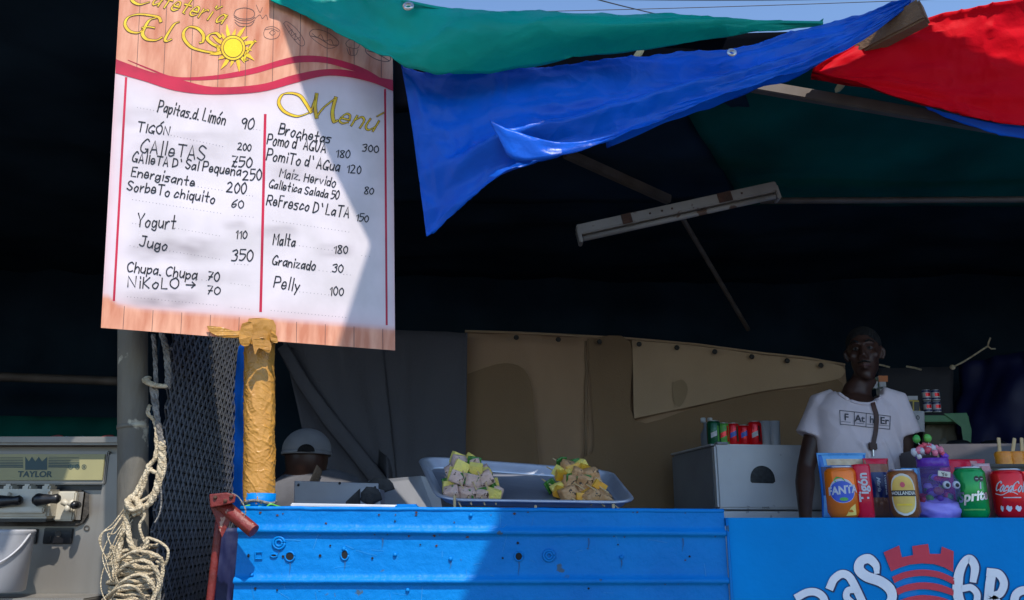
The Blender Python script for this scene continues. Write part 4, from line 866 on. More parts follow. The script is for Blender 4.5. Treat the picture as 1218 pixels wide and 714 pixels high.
for x0, x1, y in ((-8, 26, 596), (40, 71, 594)):
    m = MB(); p, q = aty(x0, y+1, YM-.095), aty(x1, y-1, YM-.095); m.tube([p.lerp(q, t) for t in (0, .15, .4, .7, .9, 1)], [.010, .017, .014, .011, .013, .008], 12); m.build('draw_handle', M['knob'], DBk, smooth=True)
m = MB(); 
for k in range(3): a = k*2.09+.5; m.tube([aty(81, 601, YM-.055), aty(81, 601, YM-.055)+Vector((.017*math.cos(a), 0, .017*math.sin(a)))], [.007, .009], 8)
tag(m.build('wing_nut', M['plastic_white'], SM, smooth=True), kind='stuff')
m = MB(); m.lathe(aty(93, 601, YM-.055), [(.009, 0), (.011, .02), (.006, .03)], 10, axis=Matrix.Rotation(R(90), 3, 'X')); m.build('nut', M['knob'], SM, smooth=True)
mslab('drip_spout', 'knob', 8, 617, 72, 621, .02, .07, .003)
mslab('rocker_plate', 'knob', 54, 628, 86, 647, 0, .006, .002); mslab('rocker_plate', 'knob', 32, 629, 44, 647, 0, .006, .002)
m = MB(); m.ring((103, 628.5), 2.2, 3.6, mf(.002), 16); m.build('plug', M['char'], SM)
m = MB(); m.ribbon([(59, 644), (60.5, 638)], 1.2, mf(.007)); m.disc((69, 635), 4, 4, mf(.007), 14); tag(m.build('rocker_mark', M['char'], SM), kind='stuff')
mslab('drip_tray', 'machine', -160, 706, 135, 716, 0, .16, .004)
TL = thing('machine_cover', 'crumpled pale plastic sheet lying on the ice cream machine', 'plastic sheet', aty(80, 525, 2.35))
m = MB(); m.grid(lambda u, v: aty(28+112*u, 523.5-2*math.sin(u*3)+1.2*N((u*9, v*4, 1)), 2.33+.3*v)+Vector((0, 0, .006*N((u*12, v*6, 3))+.0)), 40, 10); thick(m.build('plastic_sheet', M['sky_wrap'], TL, smooth=True), .003)
for x in (70, 131): m = MB(); m.tube([Vector(p) for p in spl([aty(x-10, 521, 2.31), aty(x-2, 519, 2.31), aty(x+4, 520, 2.31), aty(x+3, 524, 2.31)], 5)], .004, 6); m.build('clip', M['red_steel'], TL, smooth=True)
BK = thing('bucket', 'cloudy plastic bucket with pink mix inside below the dispenser', 'bucket', aty(0, 706, YM-.14))
bc = aty(-3, 704, YM-.14); hb = aty(0, 630, YM-.14).z-bc.z; r1_ = (aty(38, 632, YM-.14).x-bc.x); r0_ = (aty(27, 700, YM-.14).x-bc.x)
m = MB(); m.lathe(bc, [(r0_*.9, 0), (r0_, .004), (r0_+(r1_-r0_)*.9, hb*.9), (r1_, hb*.92), (r1_+.003, hb*.97), (r1_, hb), (r1_-.004, hb), (r1_-.006, hb*.9), (r0_-.003, .008)], 40, cap=False); m.build('bucket_wall', M['bucket'], BK, smooth=True)
m = MB(); m.lathe(bc+Vector((0, 0, .006)), [(r0_-.006, 0), (r0_+.30*(r1_-r0_)-.006, hb*.30), (.001, hb*.31)], 30); m.build('pink_mix', M['pink_mix'], BK, smooth=True)
m = MB(); m.tube([Vector(p) for p in spl([bc+Vector((r1_*math.cos(a), -r1_*abs(math.sin(a))-.006, hb*.93-.075*abs(math.sin(a)))) for a in [k*math.pi/8 for k in range(9)]], 4)], .003, 6); m.build('bail_handle', M['bucket'], BK, smooth=True)

# ================================================================== BEHIND THE COUNTER, MIDDLE
GR = thing('griddle', 'dull sheet metal griddle stand with a charred corner', 'griddle', aty(420, 610, 2.35))
def plate(nm, pts, Y, th, mt, par):
    n = len(pts); m = MB(); a = [aty(x, y, Y if not isinstance(Y, list) else Y[i]) for i, (x, y) in enumerate(pts)]; b = [p+Vector((0, th, 0)) for p in a]
    m.add(a+b, [tuple(range(n)), tuple(range(2*n-1, n-1, -1))]+[(i, n+i, n+(i+1) % n, (i+1) % n) for i in range(n)]); return bevel(m.build(nm, mt, par), .002)
plate('splash_plate', [(350,572), (450,575), (450,660), (348,660)], 2.45, .01, M['tin'], GR)
plate('side_plate', [(438,572), (500,566), (520,570), (535,660), (438,660)], [2.5, 2.9, 2.9, 2.9, 2.5], .01, M['tin'], GR)
plate('burner_side', [(411,597), (428,581), (430,604), (415,660)], [2.25, 2.25, 2.25, 2.25], .02, M['char'], GR)
plate('burner_box', [(428,581), (452,582), (453,603), (450,660), (430,660)], 2.24, .08, M['tin'], GR)
m = MB(); m.ball(aty(441, 590, 2.232), (.028, .006, .022), 14, 8, lambda d: 1+.35*noise.noise(d*2.5)); m.build('burnt_patch', M['char'], GR, smooth=True)
m = MB(); m.ball(aty(452, 578, 2.46), (.04, .006, .022), 14, 8, lambda d: 1+.35*noise.noise(d*2.5)); m.build('burnt_patch', M['char'], GR, smooth=True)
for x, y in ((355, 577), (446, 580), (404, 575)): m = MB(); m.ball(aty(x, y, 2.448), .004, 8, 6); m.build('rivet', M['knob'], GR, smooth=True)
ST = thing('white_strip', 'white strip lying along the back edge of the steel counter', 'strip', aty(410, 604, 1.95))
bb_ = (aty(349, 603.5, 1.8), aty(497, 606, 1.8)); m = MB(); m.box((bb_[0]+bb_[1])/2+Vector((0, 0, .004)), ((bb_[1]-bb_[0]).length, .05, .008), (bb_[1]-bb_[0]).to_track_quat('X', 'Z'), bev=.002); m.build('strip_body', M['white'], ST)
m = MB(); m.box(aty(484, 603.5, 1.77), (.045, .03, .012), bev=.003); m.build('blue_clip', M['blue_paint'], ST)

# tray, tilted toward the street
TR = thing('metal_tray', 'shallow aluminium tray tilted toward the street with two heaps of skewers', 'tray', aty(630, 608, 2.0))
FL, FR = aty(532, 602, 1.92), aty(742, 606, 1.92); BL, BR = aty(510, 556, 2.22), aty(716, 571, 2.22)
def trp(u, v, h=0.0):
    p = FL.lerp(FR, u).lerp(BL.lerp(BR, u), v); nn = (FR-FL).cross(BL-FL).normalized(); return p + nn*h
def rrect(r, inset, k=8):
    out = []; W, D = (FR-FL).length, (BL-FL).length
    for cx, cy, a0 in ((1-r/W, 1-r/D, 0), (r/W, 1-r/D, 90), (r/W, r/D, 180), (1-r/W, r/D, 270)):
        for i in range(k+1): a = R(a0+90*i/k); out.append((cx+(r+inset)/W*math.cos(a), cy+(r+inset)/D*math.sin(a)))
    return out
lv = [(-.004, 0), (.004, .004), (.016, .020), (.019, .023), (.024, .023), (.026, .020), (.023, .017)]
m = MB(); n_ = len(rrect(.03, 0)); m.V += [trp(u, v, h) for i_, h in lv for u, v in rrect(.035, i_)]; m.F = [(i*n_+j, i*n_+(j+1) % n_, (i+1)*n_+(j+1) % n_, (i+1)*n_+j) for i in range(len(lv)-1) for j in range(n_)]; m.M = [0]*len(m.F)
thick(m.build('tray_rim', M['alu'], TR, smooth=True), .0015)
m = MB(); m.poly(rrect(.035, -.003), lambda u, v: trp(u, v, .0002)); thick(m.build('tray_floor', M['alu_dull'], TR), .0015)
def chunk(c, s, q, seed, mt, nm, par):
    bm = bmesh.new(); bmesh.ops.create_cube(bm, size=1); bmesh.ops.subdivide_edges(bm, edges=bm.edges[:], cuts=3, use_grid_fill=True); V, F_ = [], []
    for v in bm.verts:
        p = v.co*1.0; k = 1-.12*(p.length-.5)*1.3; p = p*k; p = Vector((p.x*s[0], p.y*s[1], p.z*s[2])); p *= 1+.10*noise.noise(p*40+Vector((seed, seed*2, 0))); V.append(c+q@p)
    bm.verts.index_update(); F_ = [[v.index for v in f.verts] for f in bm.faces]; bm.free(); m = MB(); m.add(V, F_); m.build(nm, mt, par, smooth=(mt in (M['meat'], M['meat_brown'], M['pepper'])))
def pepperleaf(c, s, q, seed, mt, par):
    m = MB(); m.grid(lambda u, v: c+q@Vector(((u-.5)*s, .010*math.cos((u-.5)*2.6)+.003*N((u*4, v*4, seed)), (v-.5)*s*1.1)), 8, 6); thick(m.build('pepper_piece', mt, par, smooth=True), .003)
def skewer(u, v, h, seed, brown, label, lean=0.0, stick=False):
    r = random.Random(seed); c = trp(u, v, h); D = (BL-FL).normalized(); X = (FR-FL).normalized(); Nn = X.cross(D).normalized()
    S_ = thing('meat_skewer', label, 'skewer', c, 'skewers heaped on the metal tray'); d = (D + X*lean*1.0 + Nn*.1).normalized(); p0 = c - d*.045
    if stick: p0 = c - d*.075
    m = MB(); m.tube([p0, c+d*.11], .0017, 6); m.build('bamboo_stick', M['stick'], S_)
    seq = ['meat', 'pep', 'meat', 'pine', 'pep', 'meat', 'pine', 'meat'] if not brown else ['meat', 'car', 'meat', 'pep', 'meat', 'car', 'pine', 'pep']
    if r.random() < .5: seq = seq[1:]+seq[:1]
    k = r.randrange(2)*3; seq = seq[k:]+seq[:k]; t = 0
    for i, sname in enumerate(seq[:4 if brown else 4]):
        q = Matrix((X, D, Nn)).transposed() @ Matrix.Rotation(r.uniform(-.6, .6), 3, 'Y') @ Matrix.Rotation(r.uniform(-.35, .35), 3, 'X') @ Matrix.Rotation(r.uniform(-.35, .35), 3, 'Z')
        jc = c+d*t+X*r.uniform(-.004, .004)+Nn*r.uniform(-.003, .004)
        if sname == 'meat': s = r.uniform(.031, .037); chunk(jc, (s, .028, s*.85), q, seed+i, M['meat_brown' if brown else 'meat'], 'meat_chunk', S_); t += .027
        elif sname == 'pine': s = r.uniform(.029, .035); chunk(jc, (s, .020, s*.85), q, seed+i, M['pine'], 'pineapple_chunk', S_); t += .022
        elif sname == 'car': s = r.uniform(.026, .034); chunk(jc, (s, .016, s*.7), q, seed+i, M['carrot'], 'pepper_chunk', S_); t += .018
        else: pepperleaf(jc, r.uniform(.025, .034), q, seed+i, M['pepper'], S_); t += .012
left_heap = [(.050,.06,.019,-.05,'leftmost bottom skewer of the pale left heap, its stick over the rim'), (.122,.04,.019,0,'second bottom skewer from the left in the pale left heap'), (.196,.04,.019,0,'third bottom skewer from the left in the pale left heap'), (.272,.06,.019,.1,'rightmost bottom skewer of the pale left heap'),
    (.080,.12,.047,-.05,'left skewer of the second layer in the pale left heap'), (.156,.10,.047,0,'centre skewer of the second layer in the pale left heap'), (.232,.12,.046,.1,'right skewer of the second layer in the pale left heap'),
    (.105,.19,.068,0,'left skewer of the top layer in the pale left heap'), (.188,.18,.068,0,'right skewer of the top layer in the pale left heap')]
for k, (u, v, h, ln, lab) in enumerate(left_heap): skewer(u, v, h, 31+k*13, False, lab, ln, k == 0)
right_heap = [(.700,.12,.019,-.35,'leftmost bottom skewer of the browned right heap'), (.765,.08,.019,-.3,'second bottom skewer from the left in the browned right heap'), (.832,.05,.019,-.3,'third bottom skewer from the left in the browned right heap'), (.898,.06,.019,-.25,'rightmost bottom skewer of the browned right heap, its stick over the rim'),
    (.735,.20,.044,-.35,'left skewer of the second layer in the browned right heap'), (.802,.15,.045,-.3,'centre skewer of the second layer in the browned right heap'), (.868,.12,.044,-.25,'right skewer of the second layer in the browned right heap'), (.775,.24,.062,-.35,'left skewer of the top layer in the browned right heap'), (.838,.21,.062,-.3,'right skewer of the top layer in the browned right heap')]
for k, (u, v, h, ln, lab) in enumerate(right_heap): skewer(u, v, h, 411+k*17, True, lab, ln, k == 3)
for x, y0, y1, lab in ((540.5, 590, 609, 'stick end leaning over the tray rim at the left heap'), (637, 602, 610, 'short stick end over the middle of the tray rim'), (729.5, 600, 614, 'stick end leaning over the tray rim at the right heap')):
    m = MB(); m.tube([aty(x, y0, 1.885), aty(x+.5, y1, 1.875)], .0032, 7); tag(m.build('stick_end', M['stick'], loc=aty(x, y1, 1.88)), lab, 'stick')
CC = thing('curled_cord', 'thin pale cord curled on the counter right of the tray', 'cord', aty(785, 612, 1.95)); m = MB(); m.tube([Vector(p) for p in spl([aty(768, 614, 1.9), aty(778, 610, 1.95), aty(790, 609.5, 2.0), aty(799, 613, 1.95)], 6)], .0018, 6); m.build('cord_line', M['rope'], CC, smooth=True)

# ================================================================== FRIDGE AND CANS ON IT
FR_ = thing('fridge', 'small white fridge with a black half round sticker', 'fridge', aty(858, 614, 3.7))
yaw = R(9); fx = Vector((math.cos(yaw), math.sin(yaw), 0)); fy = Vector((-math.sin(yaw), math.cos(yaw), 0)); fo = aty(852, 560, 3.62); fo.z = 0; ftop = aty(846, 528.5, 3.62).z; fw_, fd_ = .52, .56; fyaw = Matrix.Rotation(yaw, 3, 'Z')
def fbox(nm, u0, u1, v0, v1, z0, z1, mt, bv=.008):
    m = MB(); m.box(fo+fx*(u0+u1)/2+fy*(v0+v1)/2+Vector((0, 0, (z0+z1)/2)), (u1-u0, v1-v0, z1-z0), fyaw, bev=bv); return m.build(nm, mt, FR_)
zf = aty(858, 607, 3.62).z
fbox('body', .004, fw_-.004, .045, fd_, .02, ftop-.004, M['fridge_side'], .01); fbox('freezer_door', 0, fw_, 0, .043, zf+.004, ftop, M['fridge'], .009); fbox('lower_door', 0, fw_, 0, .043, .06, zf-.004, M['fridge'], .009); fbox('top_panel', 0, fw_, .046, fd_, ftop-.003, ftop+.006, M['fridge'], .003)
def ff(u, z): return fo+fx*u-fy*.002+Vector((0, 0, z))
c = aty(911, 569, 3.62); uc = (c-fo).dot(fx); m = MB(); P = [(uc+.056*math.cos(a), c.z-.012+.066*math.sin(a)**.8) for a in [k*math.pi/16 for k in range(17)]]; P += [(uc-.05, c.z-.018), (uc+.045, c.z-.02)]
m.poly(P, ff); m.build('half_round_sticker', M['sticker'], FR_)
m = MB(); c = aty(915, 604, 3.62); printed(m, 'HAIER', .012, lambda u, v: ff((c-fo).dot(fx)+u, c.z+v)); m.build('badge', M['sticker'], FR_)
fbox('hinge', .01, .06, -.004, .03, ftop, ftop+.01, M['fridge_side'], .002)

def can(nm, label, base, r, h, mt, yaw_=None, group=None, tilt=None):
    """a drinks can as parts; returns (thing, surface mapping)"""
    t = thing(nm, label, 'can', base, group)
    m = MB(); m.lathe(base, [(r*.72, .001), (r*.78, 0), (r*.86, .004), (r, .013), (r, h*.88), (r*.97, h*.905), (r*.83, h*.965)], 40); m.build('can_wall', mt, t, smooth=True)
    m = MB(); m.lathe(base, [(r*.83, h*.963), (r*.86, h*.98), (r*.855, h), (r*.81, h), (r*.79, h*.975), (.001, h*.973)], 32); m.build('lid', M['silver'], t, smooth=True)
    m = MB(); m.box(base+Vector((0, -r*.3, h*.985)), (r*.4, r*.7, .0012), bev=.0004); m.build('pull_tab', M['silver'], bpy.data.objects[t.children[-1].name])
    yw = math.atan2(base.x, base.y) if yaw_ is None else yaw_
    def f(u, v, e=.0004):
        a = u/r - yw*1.0; return base+Vector(((r+e)*math.sin(a), -(r+e)*math.cos(a), v))
    return t, f
def put(nm, mt, t, f, build): m = MB(); build(m, f); return m.build(nm, M[mt], t)
ci = 0
fz = ftop+.006
for i, (px, mt, r, h, lab) in enumerate([(850,'dkgreen_can',.031,.115,'dark green can leftmost on the fridge'), (861.5,'leaf',.026,.105,'green and red can second from the left on the fridge'), (873,'red_can',.028,.104,'red can third from the left on the fridge'), (886,'red_can',.027,.095,'shorter red can with blue band on the fridge'), (899,'red_can',.030,.112,'bright red can tallest of the reds on the fridge')]):
    b = aty(px, 528, 3.80); b.z = fz; t, f = can('drink_can', lab, b, r, h, M[mt], group='drinks lined up on the fridge')
    put('printed_band', ['white', 'red_can', 'blue_print', 'blue_print', 'white'][i], t, f, lambda m, f: m.grid(lambda u, v: f((u-.5)*.028, .035+.022*v+.012*u), 8, 3))
    put('printed_band', ['leaf', 'red_can', 'dkgreen_can', 'red_can', 'knob'][i], t, f, lambda m, f: m.grid(lambda u, v: f(.016+.008*u, .02+.07*v), 3, 6))
for px, lab in ((911, 'clear glass with green tint near the right end on the fridge'), (922, 'clear glass at the right end on the fridge')):
    b = aty(px, 528, 3.82); b.z = fz; t = thing('drinking_glass', lab, 'glass', b, 'drinks lined up on the fridge'); m = MB(); m.lathe(b, [(.022, 0), (.023, .006), (.027, .115), (.0255, .115), (.0215, .01), (.001, .008)], 20, cap=False); m.build('glass_wall', M['purple_glass'] if 0 else M['bucket'], t, smooth=True)
    m = MB(); m.tube([b+Vector((-.012, -.0265, .012)), b+Vector((-.013, -.0275, .11))], .0016, 5); m.build('painted_highlight', M['bucket'], t)  # pale strip drawn on as the highlight of the glass
for px, lab in ((841, 'clear bottle neck with white cap behind the green can'),):
    b = aty(px, 528, 3.95); b.z = fz; t = thing('bottle', lab, 'bottle', b); m = MB(); m.lathe(b, [(.026, 0), (.028, .01), (.028, .07), (.012, .10), (.011, .125)], 16); m.build('bottle_wall', M['fridge_side'], t, smooth=True)
    for dx in (-.012, .02): m = MB(); m.lathe(b+Vector((dx, 0, .125)), [(.012, 0), (.012, .02), (.009, .022)], 12); m.build('cap', M['white'], t, smooth=True)

# ================================================================== MAN BEHIND THE COUNTER
YW = 3.42
hc = aty(1026, 424, YW); kx = 1.0
MAN = thing('person', 'standing person in pale lettered t-shirt with a brown strap across the chest', 'person', (hc.x-.02, YW, 0))
hd = aty(1026, 395, YW).z; ch = aty(1026, 455, YW).z
sx_ = hc.x
body = MB()
zs_ = aty(1010, 470, YW).z  # shoulder line
xL, xR = aty(966, 500, YW).x, aty(1070, 500, YW).x; cx_ = (xL+xR)/2
shL = Vector((aty(982, 486, YW).x, YW+.02, zs_-.045)); shR = Vector((aty(1060, 486, YW).x, YW, zs_-.045))
head_c = Vector((hc.x, YW-.02, (hd+ch)/2+.012))
# torso, pelvis, legs
body.tube([(cx_, YW+.01, .84), (cx_, YW, .95), (cx_, YW-.005, 1.08), (cx_, YW-.005, 1.22), (cx_, YW, 1.34), (cx_+.005, YW, zs_-.05), (cx_+.01, YW, zs_-.01)], [(.145, .11), (.15, .11), (.13, .095), (.14, .10), (.15, .105), (.14, .095), (.07, .065)], 20)
for s in (-1, 1): body.tube([(cx_+s*.09, YW+.01, .90), (cx_+s*.10, YW, .70), (cx_+s*.10, YW-.01, .48), (cx_+s*.105, YW+.01, .30), (cx_+s*.105, YW+.02, .08)], [.085, .078, .055, .055, .04], 14); body.tube([(cx_+s*.105, YW+.06, .045), (cx_+s*.108, YW-.05, .05), (cx_+s*.112, YW-.15, .03)], [.035, .042, .028], 10)
body.tube([(cx_+.01, YW+.005, zs_-.03), (cx_+.02, YW, zs_+.03), (hc.x-.002, YW-.01, ch+.03)], [.066, .054, .052], 16)
body.ball(shL, .058, 14, 10); body.ball(shR, .058, 14, 10)
elL = Vector((aty(961, 556, YW).x, YW+.01, aty(961, 556, YW).z)); wrL = Vector((aty(958, 615, YW-.08).x, YW-.08, aty(958, 618, YW-.08).z))
elR = Vector((aty(1076, 556, YW).x+.01, YW+.02, aty(1070, 556, YW).z)); wrR = Vector((aty(1068, 615, YW-.14).x, YW-.14, aty(1068, 622, YW-.14).z))
def arm(sh, el, wr, s):
    body.tube([sh, sh.lerp(el, .35), sh.lerp(el, .7), el, el.lerp(wr, .3), el.lerp(wr, .7), wr], [.050, .046, .040, .035, .038, .029, .023], 14)
    d = (wr-el).normalized(); side = Vector((0, -1, 0)).cross(d).normalized()*s; palm = wr+d*.05
    body.tube([wr, wr+d*.03, palm, wr+d*.085], [(.024, .018), (.034, .016), (.040, .015), (.036, .012)], 12)
    for k, L_ in enumerate((.066, .074, .070, .056)):
        o_ = wr+d*.083+side*(k-1.5)*.018; body.tube([o_, o_+d*L_*.45+Vector((0, .0, -.002)), o_+d*L_*.8+Vector((0, .012, 0)), o_+d*L_+Vector((0, .022, 0))], [.0095, .009, .0085, .006], 8)
    o_ = wr+d*.03-side*.03; body.tube([o_, o_+d*.03-side*.015, o_+d*.058-side*.02], [.012, .0105, .007], 8)
arm(shL, elL, wrL, 1); arm(shR, elR, wrR, -1)
# head
H = head_c; hh = (hd-ch)
body.ball(H+Vector((0, .012, .03)), (.076, .094, .088), 24, 16); body.ball(H+Vector((0, -.018, -.035)), (.062, .070, .082), 24, 16); body.ball(H+Vector((0, -.045, -.098)), (.030, .028, .024), 12, 8)
body.tube([H+Vector((0, -.088, .018)), H+Vector((0, -.099, -.008)), H+Vector((0, -.106, -.028))], [.009, .011, .014], 10); body.ball(H+Vector((-.014, -.092, -.030)), .010, 8, 6); body.ball(H+Vector((.014, -.092, -.030)), .010, 8, 6)
body.tube([H+Vector((-.05, -.066, .030)), H+Vector((-.025, -.082, .034)), H+Vector((0, -.084, .028)), H+Vector((.025, -.082, .034)), H+Vector((.05, -.066, .030))], [.009, .011, .009, .011, .009], 8)
body.tube([H+Vector((-.026, -.078, -.062)), H+Vector((0, -.092, -.058)), H+Vector((.026, -.078, -.062))], [.006, .010, .006], 8); body.tube([H+Vector((-.024, -.078, -.070)), H+Vector((0, -.090, -.073)), H+Vector((.024, -.078, -.070))], [.006, .010, .006], 8)
for s in (-1, 1): body.ball(H+Vector((s*.045, -.060, -.018)), (.024, .02, .022), 10, 8); body.tube([H+Vector((s*.075, .01, .022)), H+Vector((s*.086, .018, .012)), H+Vector((s*.084, .014, -.012)), H+Vector((s*.074, .006, -.030))], [(.008, .012), (.010, .015), (.009, .012), .007], 8)
bo = body.build('body', M['skin'], MAN, smooth=True)
md = bo.modifiers.new('r', 'REMESH'); md.mode = 'VOXEL'; md.voxel_size = .0065; md.use_smooth_shade = True; md = bo.modifiers.new('s', 'SMOOTH'); md.iterations = 4; md.factor = .5; bake(bo)
for s in (-1, 1):
    m = MB(); m.ball(H+Vector((s*.030, -.074, .010)), (.0135, .011, .0085), 12, 8); m.build('eye', M['eyew'], MAN, smooth=True)
    m = MB(); m.ball(H+Vector((s*.030, -.0845, .010)), (.0055, .003, .0055), 10, 6); m.build('pupil', M['hair'], MAN, smooth=True)
    m = MB(); m.tube([H+Vector((s*.014, -.092, .036)), H+Vector((s*.032, -.091, .042)), H+Vector((s*.052, -.074, .036))], [.003, .004, .002], 6); m.build('eyebrow', M['hair'], MAN, smooth=True)
m = MB(); m.ball(H+Vector((0, .020, .044)), (.080, .096, .080), 28, 18, lambda d: 1+.02*noise.noise(d*9)); m.build('hair', M['hair'], MAN, smooth=True)
m = MB(); m.tube([H+Vector((-.024, -.083, -.0665)), H+Vector((0, -.1005, -.0655)), H+Vector((.024, -.083, -.0665))], [.003, .0055, .003], 8); m.build('lips', M['lip'], MAN, smooth=True)
m = MB(); m.tube([H+Vector((-.028, -.084, -.052)), H+Vector((0, -.100, -.047)), H+Vector((.028, -.084, -.052))], [.002, .004, .002], 6); m.build('moustache', M['hair'], MAN, smooth=True)
m = MB(); m.ball(H+Vector((0, -.045, -.104)), (.027, .024, .013), 14, 8); m.build('chin_beard', M['hair'], MAN, smooth=True)
# shirt
shm = MB(); zb_ = .86
def fold(p): return p
shm.tube([(cx_, YW, zb_), (cx_, YW-.002, .98), (cx_, YW-.006, 1.12), (cx_, YW-.004, 1.25), (cx_+.002, YW, 1.36), (cx_+.006, YW, zs_-.06), (cx_+.008, YW+.002, zs_-.012), (cx_+.012, YW+.004, zs_+.004)], [(.178, .130), (.172, .125), (.160, .120), (.165, .122), (.172, .124), (.168, .112), (.125, .092), (.072, .068)], 40)
for sh, el, o_ in ((shL, elL, -1), (shR, elR, 1)):
    e2 = sh.lerp(el, .50)+Vector((o_*.012, 0, 0)); shm.tube([sh+Vector((-o_*.05, 0, .02)), sh+Vector((0, 0, .006)), sh.lerp(el, .25)+Vector((o_*.006, 0, 0)), e2], [(.058, .062), (.064, .064), (.062, .064), (.066, .070)], 20)
s_o = shm.build('t_shirt', M['shirt'], MAN, smooth=True)
md = s_o.modifiers.new('r', 'REMESH'); md.mode = 'VOXEL'; md.voxel_size = .0075; md.use_smooth_shade = True; md = s_o.modifiers.new('s', 'SMOOTH'); md.iterations = 5; md.factor = .5; bake(s_o)
def turn(o_, deg, z0=None, z1=None, c_=None):
    b0 = wl(o_); c_ = c_ or Vector((cx_, YW, 0))
    for v in o_.data.vertices:
        p = v.co+b0; k = 1.0 if z0 is None else max(0, min(1, (p.z-z0)/(z1-z0)))
        if k > 0: v.co = Matrix.Rotation(R(deg)*k, 3, 'Z') @ (p-c_) + c_ - b0
for o_ in [q for q in MAN.children if q.name.split('.')[0] in ('body', 'eye', 'pupil', 'eyebrow', 'hair', 'lips', 'moustache', 'chin_beard')]:
    for v in o_.data.vertices:
        p = v.co+wl(o_); k = max(0, min(1, (p.z-(ch-.01))/.03))
        if o_.name.startswith('body') and k <= 0: continue
        k = 1 if not o_.name.startswith('body') else k; v.co.x += (H.x-p.x)*.14*k; v.co.y += (H.y-p.y)*.06*k; v.co.z += ((ch+.02)-p.z)*.05*k
hp_ = [o_ for o_ in MAN.children if o_.name.split('.')[0] in ('eye', 'pupil', 'eyebrow', 'hair', 'lips', 'moustache', 'chin_beard')]
for o_ in hp_: turn(o_, -14, c_=Vector((H.x, H.y, 0)))
turn(bo, -14, ch-.03, ch+.02, Vector((H.x, H.y, 0)))
for o_ in hp_+[bo]: turn(o_, -12, zs_-.5, zs_-.1) if o_ is bo else turn(o_, -12)
turn(s_o, -12, zs_-.5, zs_-.1)
nk = Matrix.Rotation(R(-12), 3, 'Z') @ (Vector((cx_+.012, YW-.05, 0))-Vector((cx_, YW, 0))) + Vector((cx_, YW, zs_+.026)); wb = wl(MAN)
bm = bmesh.new(); bm.from_mesh(s_o.data)
for v in bm.verts:
    p = v.co+wb; amp = .014*max(0, min(1, (1.45-p.z)/.25)); d_ = N((p.x*9+p.z*3, p.y*6, p.z*6+4))*amp + .009*max(0, 1-abs(math.sin((p.x-cx_)*30+p.z*14+2*N((p.x*4, 0, p.z*4))))*2.5)*(1 if p.z < 1.3 else .35)
    v.co += Vector((0, -1, 0))*d_ if p.y < YW else Vector((0, 0, 0))
    dd_ = math.hypot((p.x-nk.x)/.080, (p.z-nk.z)/.072)
    v.tag = dd_ < 1 and p.y < YW+.09
bmesh.ops.delete(bm, geom=[v for v in bm.verts if v.tag], context='VERTS'); bm.to_mesh(s_o.data); bm.free(); s_o.data.polygons.foreach_set('use_smooth', [True]*len(s_o.data.polygons))
bvh = BVHTree.FromPolygons([v.co+wb for v in s_o.data.vertices], [tuple(p.vertices) for p in s_o.data.polygons])
def onshirt(x, y, e=.003):
    r = ray(x, y).normalized(); h = bvh.ray_cast(C0, r)
    if h[0] is None: return aty(x, y, YW-.115)
    return h[0]-r*e
def zs(x, y): return (940+x/4.2, 380+y/4.2)
cl_ = []
for k in range(41):
    th = R(-20-140*k/40)*1.0; h_ = bvh.ray_cast(Vector((nk.x+.087*math.cos(th), YW-1, nk.z+.078*math.sin(th))), Vector((0, 1, 0)))
    if h_[0] is not None: cl_.append(h_[0]+Vector((0, -.001, 0)))
m = MB(); m.tube(cl_, [(.007, .005)]*len(cl_), 7); m.build('collar', M['shirt'], MAN, smooth=True)
for b_ in ([(247,455), (320,462), (320,530), (250,524)], [(320,462), (380,469), (378,537), (320,530)], [(380,469), (440,477), (438,543), (378,537)], [(440,477), (500,484), (497,549), (438,543)]):
    m = MB(); P = b_+[b_[0]]; 
    for i in range(4):
        a, b = zs(*P[i]), zs(*P[i+1]); m.ribbon([(a[0]+(b[0]-a[0])*k/6, a[1]+(b[1]-a[1])*k/6) for k in range(7)], .75, onshirt)
    tag(m.build('printed_square', M['print_grey'], MAN), kind='stuff')
for tx, x, y in (('F', 280, 490), ('At', 347, 497), ('h', 408, 503), ('Er', 470, 508)):
    m = MB(); c = zs(x, y); printed(m, tx, 11.5, lambda u, v: onshirt(c[0]+u, c[1]-v+u*.1), bold=.25); m.build('printed_letters', M['print_grey'], MAN)
    m = MB(); c2 = zs(x, y+22); m.ribbon([(c2[0]-6, c2[1]-.5), (c2[0]+5, c2[1]+.6)], .5, onshirt); m.build('printed_line', M['print_grey'], MAN)
m = MB(); SP = sp2([(1038.5,481), (1040,486), (1042.5,495), (1042,510), (1040,522), (1038,532)], 6); SP = [q for q in SP if bvh.ray_cast(C0, ray(*q).normalized())[0] is not None and bvh.ray_cast(C0, ray(q[0]+3, q[1]).normalized())[0] is not None]; m.ribbon(SP, 5.2, lambda x, y: onshirt(x, y, .006)); so_ = thick(m.build('shoulder_strap', M['strap'], MAN), .004)
m = MB(); c = onshirt(1038, 531, .012); m.box(c, (.034, .012, .03), bev=.004); m.build('strap_buckle', M['strap'], MAN)
m = MB(); m.tube([onshirt(1038.5, y, .01) for y in (535, 538, 541, 543)], .004, 6); m.build('clip', M['silver'], MAN)
m = MB(); m.tube([(cx_, YW+.01, .80), (cx_, YW+.005, .90), (cx_, YW+.005, .98)], [(.165, .125), (.17, .128), (.165, .12)], 20)
for s in (-1, 1): m.tube([(cx_+s*.085, YW+.01, .88), (cx_+s*.10, YW, .66), (cx_+s*.10, YW, .45), (cx_+s*.105, YW+.015, .09)], [.100, .090, .072, .062], 16)
to = m.build('trousers', M['trousers'], MAN, smooth=True); md = to.modifiers.new('r', 'REMESH'); md.mode = 'VOXEL'; md.voxel_size = .012; md.use_smooth_shade = True; bake(to)

